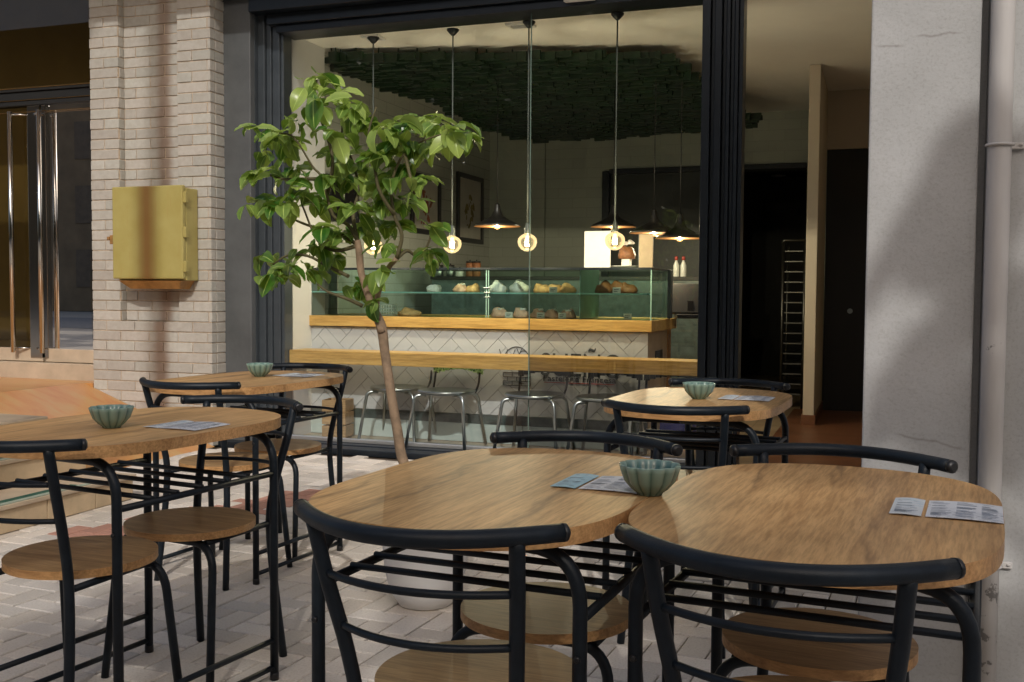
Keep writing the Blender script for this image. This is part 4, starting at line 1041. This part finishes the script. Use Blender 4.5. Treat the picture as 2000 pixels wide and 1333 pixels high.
# on top of the case
ztop = zc1+.013
def board(px0, px1, py0, label, m, name):
    a, b = atY(px0, py0, YCn+.12), atY(px1, py0, YCn+.12)
    t = thing(name, label, 'sign board', ((a.x+b.x)/2, YCn+.12, ztop)); h = a.z-ztop; w = (b.x-a.x)/2
    g = MB(); g.box((-w, -.006, 0), (w, .006, h), .002); g.done('panel', M[m], t)
    g = MB(); g.box((-w-.005, -.004, 0), (-w-.0005, .012, h+.004)); g.box((-w, .007, .0), (w, .05, .004)); g.box((-w, -.004, h+.0005), (w, .012, h+.004)); g.done('stand', M['black_plastic'], t); return t, w, h
t, w, h = board(1142, 1193, 452, 'blank white menu board standing on the pastry case', 'paper_white', 'menu_board')
g = MB(); g.tube([(-w*.8+w*1.3*k/12, -.0065, .05+.02*math.sin(k*.5)) for k in range(13)], .0012, 4); g.done('print', vary('pale_blue_print', (.45, .60, .66), .1, 9, .6), t)
board(1249, 1276, 458, 'narrow brown menu board standing on the right end of the case', 'brown_board', 'menu_board')
p = atY(1222, 524, YCn+.2); t = thing('cake_plate', 'white plate on top of the pastry case carrying the panettone', 'plate', (p.x, YCn+.2, ztop))
MB().lathe([(.04, 0), (.085, .004), (.105, .012), (.107, .014), (.10, .012), (.001, .007)], seg=32).done('plate_body', M['pot'], t)
t = thing('panettone', 'dark brown panettone with a white bow standing on the plate', 'cake', (p.x+.005, YCn+.2, ztop+.0145))
g = MB(); g.box((-.028, -.028, 0), (.028, .028, .045), .003); g.done('wrapper', M['paper_white'], t)
g = MB(); rock(g, (0, 0, .0455), .055, 1.25, 5); g.done('cake_body', M['bread_dark'], t)
g = MB(); rock(g, (-.02, 0, .135), .026, .8, 6); rock(g, (.025, -.005, .140), .024, .9, 7); g.tube([(-.045, -.035, .125), (-.02, -.045, .14), (0, -.04, .155)], .008, 6); g.done('bow', M['sugar'], t)
# back counter with bottles and jars
YK = 8.1
zk = atY(1327, 541, YK).z; xk0, xk1 = XT+.3, atY(1368, 540, YK).x
t = thing('back_counter', 'long dark work counter behind the pastry case', 'counter', ((xk0+xk1)/2, YK+.2, IF))
g = MB(); g.box((xk0, YK-.05, IF), (xk1, YK+.5, zk-.03)); local(g.done('counter_body', M['dark_plinth']), t)
g = MB(); g.box((xk0-.01, YK-.06, zk-.029), (xk1+.01, YK+.51, zk-.001), .003); local(g.done('worktop', M['dark']), t)
for px, lb in ((1321, 'left one of two white bottles with red caps'), (1335, 'right one of two white bottles with red caps')):
    p = atY(px, 520, YK+.05); t = thing('bottle', lb, 'bottle', (p.x, YK+.05, zk), 0, 'red capped bottles on the back counter')
    MB().lathe([(.022, 0), (.024, .005), (.024, .09), (.012, .12), (.011, .13)], seg=16).done('bottle_body', M['bottle'], t)
    MB().lathe([(.013, .1305), (.013, .155), (.009, .16)], seg=14).done('cap', M['red_cap'], t)
for k, (px, hh, m) in enumerate(((858, .10, 'silver'), (880, .10, 'silver'), (918, .13, 'bread_dark'), (931, .13, 'bread_dark'), (898, .07, 'bottle'))):
    p = atY(px, 520, YK+.1)
    lb = ['glass canister at the left of the back counter row', 'second glass canister of the back counter row', 'dark jar left of the twin dark jars', 'dark jar right of the twin dark jars', 'small pale cup between canisters and dark jars'][k]
    t = thing('canister' if k < 2 else 'jar', lb, 'jar', (p.x, YK+.1, zk), 0, 'jars along the back counter')
    MB().lathe([(.032, 0), (.036, .006), (.036, hh*.85), (.030, hh*.9)], seg=18).done('jar_body', M[m], t); MB().lathe([(.034, hh*.905), (.034, hh), (.006, hh), (.006, hh+.012)], seg=18).done('lid', M['dark'], t)
# till
p = atY(1335, 590, YCn+.60); t = thing('cash_till', 'black touch screen till at the right end of the counter', 'till', (p.x+.04, YCn+.66, zt1+.001), R(18))
g = MB(); g.box((-.13, .0, .04), (.13, .03, .26), .006, 0, Matrix.Rotation(R(-22), 4, 'X')); g.done('screen', M['black_plastic'], t)
g = MB(); g.box((-.10, -.06, 0), (.10, .12, .03), .006); g.box((-.02, .02, .03), (.02, .05, .12)); g.done('stand', M['black_plastic'], t)
# pictures on the side wall
for (p0, p1, lb, ink) in (((804, 335), (860, 462), 'framed botanical print on the side wall nearer the tree', (.30, .10, .05)), ((894, 335), (943, 478), 'framed botanical print on the side wall nearer the corner', (.22, .17, .06)), ((640, 340), (700, 440), 'framed dark print on the side wall behind the tree crown', (.05, .05, .04))):
    a = atX(p0[0], p0[1], XT+.02); b = atX(p1[0], p1[1], XT+.02)
    t = thing('wall_picture', lb, 'picture', (XT+.001, (a.y+b.y)/2, (a.z+b.z)/2), 0, 'framed prints on the side wall')
    hy, hz = abs(b.y-a.y)/2, abs(a.z-b.z)/2
    g = MB(); f = .045
    g.box((0, -hy, -hz), (.03, -hy+f, hz), .003); g.box((0, hy-f, -hz), (.03, hy, hz), .003); g.box((0, -hy+f+.001, hz-f), (.03, hy-f-.001, hz), .003); g.box((0, -hy+f+.001, -hz), (.03, hy-f-.001, -hz+f), .003); g.done('frame', M['black_plastic'], t)
    g = MB(); g.box((.004, -hy+f, -hz+f), (.010, hy-f, hz-f)); g.done('print', M['print_paper'] if ink[0] > .06 else M['black_door'], t)
    g = MB(); q = random.Random(int(p0[0]))
    if ink[0] > .06:
        for _ in range(26):
            y, z = q.gauss(0, hy*.22), q.gauss(-hz*.05, hz*.30); r = q.uniform(.015, .05)
            y = max(-hy+f+.06, min(hy-f-.06, y)); z = max(-hz+f+.06, min(hz-f-.06, z))
            tt = bmesh.new(); bmesh.ops.create_circle(tt, cap_ends=True, segments=9, radius=r); g.add(tt, 0, Matrix.Translation((.0108+.0001*_, y, z)) @ Matrix.Rotation(q.uniform(0, 3), 4, 'X') @ Matrix.Rotation(math.pi/2, 4, 'Y') @ Matrix.Diagonal((1, .5, 1, 1)))
        g.done('drawing', vary('print_ink', ink, .4, 20, .7), t)
    else: g.bm.free()
def lamp_light(par, loc, w, size):
    d = bpy.data.lights.new('bulb_glow', 'POINT'); d.energy = w; d.color = (1.0, .955, .88); d.shadow_soft_size = size
    o = bpy.data.objects.new('bulb_glow', d); col.objects.link(o); o.parent = par; o.location = loc
# pendant lamps over the counter
def make_lamp():
    t = thing('pendant_lamp', '', 'lamp', (0, 0, 0), 0, 'black pendant lamps over the counter')
    prof = [(.014, .158), (.019, .150), (.026, .108), (.046, .066), (.100, .036), (.152, .012), (.172, -.006)]
    MB().lathe(prof, seg=40).done('lamp_shade', M['lamp_black'], t)
    MB().lathe([(r-.004, z-.005) for r, z in prof[1:-1]]+[(.169, -.008)], seg=40).done('shade_lining', M['lamp_copper'], t)
    b = MB().lathe([(.0005, -.028), (.018, -.022), (.026, -.004), (.022, .014), (.012, .03), (.011, .05)], seg=20).done('bulb', M['bulb_glass'], t)
    MB().lathe([(.0005, -.012), (.006, -.006), (.006, .012), (.0005, .016)], seg=10).done('filament', M['filament'], b)
    g = MB(); g.tube([(0, 0, .155), (0, 0, 1.05)], .0035, 6); g.done('cord', M['black_plastic'], t)
    lamp_light(t, (0, 0, -.018), 22, .002)
    return t
lamp0 = make_lamp()
for k, (px, py, Y, lb) in enumerate(((971, 441, 7.05, 'black pendant lamp hanging alone by the framed prints'), (1198, 442, 7.6, 'black pendant lamp half hidden by the right hand globe bulb'), (1277, 454, 7.1, 'black pendant lamp hanging above the brown menu board'), (1328, 464, 7.05, 'black pendant lamp nearest the dark door stack'))):
    p = atY(px, py, Y)
    if k == 0: lamp0.location = p; lamp0['label'] = lb
    else: dup(lamp0, p, 0, lb)
# globe bulbs at the window
def make_globe():
    t = thing('globe_bulb', '', 'light bulb', (0, 0, 0), 0, 'globe bulbs hanging behind the window')
    g = MB(); g.tube([(0, 0, .105), (0, 0, 1.345)], .0048, 8); g.done('cord', M['cord'], t)
    MB().lathe([(.016, .045), (.019, .05), (.019, .078), (.013, .090), (.013, .105), (.005, .11)], seg=20).done('socket', M['cord'], t)
    MB().lathe([(.0005, -.062), (.020, -.059), (.040, -.047), (.055, -.028), (.0615, -.003), (.058, .020), (.044, .036), (.026, .046), (.0165, .052), (.0155, .058)], (0, 0, -.008), seg=36).done('bulb', M['bulb_glass'], t)
    lamp_light(t, (0, 0, -.045), 13, .002)
    g = MB()
    for k in range(6):
        a = k*math.pi/3; g.tube([(.012*math.cos(a), .012*math.sin(a), -.035), (.016*math.cos(a+.5), .016*math.sin(a+.5), .0), (.009*math.cos(a), .009*math.sin(a), .03)], .0016, 5)
    g.tube([(0, 0, -.02), (0, 0, .03)], .007, 8); g.done('filament', M['filament'], t)
    MB().lathe([(.0385, 1.335), (.036, 1.345), (.016, 1.372), (.012, 1.39)][::-1] and [(.010, 1.318), (.022, 1.330), (.040, 1.350), (.040, 1.358)], seg=24).done('ceiling_cup', M['frame'], t)
    return t
gb = make_globe()
for k, (px, py, lb) in enumerate(((883, 474, 'lit globe bulb on a grey cord just right of the lemon tree'), (1030, 470, 'lit globe bulb in the middle of the window'), (1201, 467, 'lit globe bulb before the white menu board'), (729, 478, 'globe bulb hidden behind the lemon tree leaves'))):
    p = atY(px, py, YW+.13)
    if k == 0: gb.location = p; gb['label'] = lb
    else: dup(gb, p, 0, lb)
# kitchen downlights
for px, py, lb in ((1550, 378, 'round lit ceiling downlight in the dark kitchen doorway'), (1242, 386, 'lit downlight in the kitchen seen left of the lamp cords'), (1352, 385, 'lit downlight in the kitchen beside the dark door stack')):
    p = atZ(px, py, ZC-.305)
    t = thing('downlight', lb, 'ceiling light', (p.x, min(p.y, YBK+2.8), ZC-.302), 0, 'lit downlights in the kitchen')
    MB().lathe([(.0005, -.004), (.075, -.004)], seg=24).done('diffuser', M['spot'], t); MB().lathe([(.076, -.006), (.09, -.006), (.09, .0), (.076, .0)], seg=24).done('rim', M['white_wall'], t)
# tray rack
a = atY(1530, 470, 9.3); b = atY(1567, 740, 9.3)
t = thing('tray_rack', 'tall steel bakery rack of trays in the dark kitchen doorway', 'rack', ((a.x+b.x)/2, 9.55, IF)); w = (b.x-a.x)/2
g = MB()
for sx in (-1, 1):
    for yy in (-.25, .25): g.tube([(sx*w, yy, 0), (sx*w, yy, a.z-IF)], .012, 8)
g.tube(fillet([(-w, -.25, a.z-IF-.02), (-w, -.25, a.z-IF), (w, -.25, a.z-IF)], .05), .012, 8); g.done('rack_frame', M['rack'], t)
nz = 15
for k in range(nz):
    z = .12+(a.z-IF-.22)*k/(nz-1); g = MB(); g.box((-w+.013, -.24, z), (w-.013, .24, z+.012), .002); g.done('tray', M['rack'], t)
# silver chairs at the window bar
def make_bchair():
    t = thing('metal_chair', '', 'chair', (0, 0, 0), 0, 'silver chairs along the window bar')
    SH = .37
    MB().lathe([(.0005, SH-.022), (.165, SH-.024), (.185, SH-.018), (.190, SH-.006), (.186, SH), (.15, SH-.004), (.0005, SH-.006)], seg=40).done('seat', M['silver'], t)
    for s in (-1, 1):
        for f in (-1, 1):
            g = MB(); g.tube(fillet([(s*.10, f*.10, SH-.03), (s*.165, f*.13, SH-.03), (s*.205, f*.185, 0)], .06), .0105, 10); g.done('leg', M['silver'], t)
        g = MB(); g.tube(smooth_path([(s*.150, .12, SH-.03), (s*.158, .165, SH+.03), (s*.158, .185, SH+.10)], 4), .0075, 8); g.done('back_post', M['frame'], t)
    g = MB(); n = 10
    P = [(-.175+.35*k/n, .19-.03*math.sin(math.pi*k/n)*-1) for k in range(n+1)]
    for k in range(n):
        lift = .034*math.sin(math.pi*(k+.5)/n)
        g.box((P[k][0], min(P[k][1], P[k+1][1])-.004, SH+.085+lift), (P[k+1][0], max(P[k][1], P[k+1][1])+.008, SH+.165+lift*.6))
    g.done('backrest', M['frame'], t)
    return t
bc = make_bchair()
for k, (px, lb) in enumerate(((768, 'silver chair inside directly behind the lemon tree trunk'), (872, 'silver chair inside with a mottled green backrest'), (1044, 'silver chair inside below the round counter emblem'), (1186, 'silver chair inside below the counter lettering'), (1300, 'silver chair inside next to the dark door stack'))):
    p = atY(px, 785, 6.16); yy = 6.16 + (.08 if k == 0 else 0)
    if k == 0: bc.location = (p.x, yy, IF); bc['label'] = lb; 
    else: c = dup(bc, (p.x, yy, IF), 0.0, lb)
    if k == 1: c2 = c
lf = NT('green_mottle'); v = lf.coords((1, 1, 1)); n = lf.noise(v, 60, 2, .5, 1.5)  # mottled green colour for this one backrest
lm = lf.set(lf.ramp(n, [(.40, (.02, .06, .01)), (.5, (.16, .34, .05)), (.62, (.45, .60, .28))]), .4)
for k in kids(c2):
    if k.name.startswith('backrest'): k.data = k.data.copy(); k.data.materials[0] = lm; k['label'] = 'mottled green backrest'
# odds and ends on the floor
p = atY(662, 820, 6.22); t = thing('wooden_crate', 'light wooden crate standing against the side wall by the bar', 'crate', (p.x-.03, 6.26, IF), R(8))
g = MB()
for q in range(3):
    z = .01+.088*q
    g.box((-.085, -.08, z), (.085, -.07, z+.078), .002); g.box((-.085, .07, z), (.085, .08, z+.078), .002); g.box((-.085, -.069, z), (-.075, .069, z+.078), .002); g.box((.075, -.069, z), (.085, .069, z+.078), .002)
g.done('slat', M['crate'], t)
g = MB(); g.box((-.074, -.069, .004), (.074, .069, .014)); g.done('crate_base', M['crate'], t)
p = atY(1308, 842, 6.9); t = thing('storage_crate', 'bright blue plastic crate on the floor behind the table by the entrance', 'crate', (p.x, 6.95, IF), 0)
g = MB(); z = max(.2, p.z-IF+.04)
g.box((-.16, -.12, 0), (.16, -.11, z), .004); g.box((-.16, .11, 0), (.16, .12, z), .004); g.box((-.16, -.109, 0), (-.15, .109, z), .003); g.box((.15, -.109, 0), (.16, .109, z), .003); g.box((-.149, -.109, 0), (.149, .109, .012)); g.done('crate_body', M['blue'], t)
g = MB(); g.tube([(-.165, -.125, z), (.165, -.125, z), (.165, .125, z), (-.165, .125, z)], .008, 6, closed=True); g.done('crate_rim', M['blue'], t)

# ------------------------------------------------------------------ street behind the camera (shade and reflections)
def street_tree(label, x, y, h, crowns, n, size, seed):
    t = thing('street_tree', label, 'tree', (x, y, 0), 0, 'street trees along the road')
    q = random.Random(seed); g = MB()
    P, rr = rpath([(0, 0, 0), (.05, .02, h*.3), (-.03, .04, h*.6), (.02, 0, h)], [.16, .12, .10, .05]); g.tube(P, rr, 10)
    for (cx, cy, cz, rx, ry, rz) in crowns:
        for _ in range(4 if n else 1):
            e = Vector((cx-x+q.uniform(-.6, .6)*rx, cy-y+q.uniform(-.6, .6)*ry, cz+q.uniform(-.3, .6)*rz)); s = Vector((0, .02, h*q.uniform(.5, .95)))
            P, rr = rpath([s, (s+e)/2+Vector((0, 0, .15)), e], [.05, .03, .012] if n else [.022, .012, .006], 4); g.tube(P, rr, 6)
    g.done('trunk', M['street_bark'], t)
    g = MB(); lc = []
    for (cx, cy, cz, rx, ry, rz) in crowns:
        ncl = int(n*rx*ry*rz) if n else int(10+rx*420); spr = .13 if n else .014
        for _ in range(ncl):
            while True:
                u = Vector((q.uniform(-1, 1), q.uniform(-1, 1), q.uniform(-1, 1)))
                if u.length < 1 and u.length > q.random()**2*.8: break
            c = Vector((cx-x+u.x*rx, cy-y+u.y*ry, cz+u.z*rz))
            for k in range(9):
                b = c+Vector((q.gauss(0, spr), q.gauss(0, spr), q.gauss(0, spr*.8)))
                R_ = Euler((q.uniform(-.9, .9), q.uniform(-.9, .9), q.uniform(0, 6.3))).to_matrix()
                s = size*q.uniform(.7, 1.3); f = g.bm.faces.new([g.bm.verts.new(b+R_ @ Vector(v)*s) for v in ((0, -.5, 0), (.28, -.1, .06), (.2, .3, .02), (0, .5, -.05), (-.2, .3, .02), (-.28, -.1, .06))])
                lc.append((q.random(), 0, 0))
    o = g.done('crown', M['street_leaf'], t, recalc=False); tint_layer(o, lc)
street_tree('street tree behind the camera shading the tables', 3.0, -8.8, 6.6, [(2.5, -8.0, 7.3, 1.5, 1.1, 1.3), (4.1, -8.0, 6.62, 1.4, 1.1, 1.25), (1.5, -8.0, 6.6, 1.2, 1.0, 1.2), (3.0, -8.0, 5.7, 2.4, 1.0, 1.0)], 46, .22, 3)
clumps = []
for px, py, r in ((1880, 290, .035), (1850, 350, .032), (1890, 395, .03), (1815, 415, .03), (1862, 440, .026), (1775, 470, .022), (1730, 522, .016), (1885, 510, .03), (1830, 500, .024), (1880, 610, .03), (1855, 655, .028), (1815, 690, .028), (1775, 715, .03), (1755, 765, .03), (1740, 815, .028), (1850, 800, .035), (1815, 835, .04), (1880, 850, .035), (1965, 330, .05), (1955, 470, .02), (1950, 590, .02), (1985, 715, .03), (1970, 860, .045), (1850, 1150, .05), (1780, 1230, .05)):
    c_ = atY(px, py, PY)+SUN_DIR*(4.40/-SUN_DIR.y); clumps.append((c_.x, c_.y, c_.z, r, .10, r))
street_tree('slender street tree behind the camera throwing dappled shade on the pillar', 3.3, -2.7, 4.2, clumps+[(3.3, -2.4, 5.0, .8, .6, .7)], 0, .04, 8)
for k, (x, y, h) in enumerate(((-12, -15, 9.5), (-5.5, -16, 10.5), (1.0, -15.5, 9.5), (8, -16, 10.5))):
    street_tree(['round street tree far left across the road', 'round street tree left of centre across the road', 'round street tree right of centre across the road', 'round street tree far right across the road'][k], x, y, h*.7, [(x, y, h*.72, 3.4, 2.2, 3.2)], 5, .60, 20+k)
t = thing('lamp_post', 'street lamp post behind the camera shading the brick pier', 'lamp post', (-1.44, -3.0, 0))
MB().lathe([(.13, 0), (.13, .4), (.095, .45), (.09, 5), (.08, 10.2)], seg=16).done('post', M['frame'], t)
g = MB(); g.tube(fillet([(0, 0, 10.2), (0, 0, 10.5), (0, -1.4, 10.7)], .3), .035, 8); g.box((-.12, -1.9, 10.62), (.12, -1.35, 10.75), .03); g.done('lamp_head', M['frame'], t)
# the houses across the road
ob = thing('opposite_building', 'long brown apartment building across the road behind the camera', 'building', (0, -26, 0))
g = MB(); g.box((-80, -6, 0), (60, 0, 13)); g.done('wall', vary('brown_render', (.20, .13, .07), .2, 1, .85), ob)
for i in range(24):
    for j in range(3):
        x = -75+4.1*i; g = MB(); g.box((x-.7, .002, 1.1+2.9*j), (x+.7, .04, 2.8+2.9*j), .01); g.done('window', M['shutter'], ob)
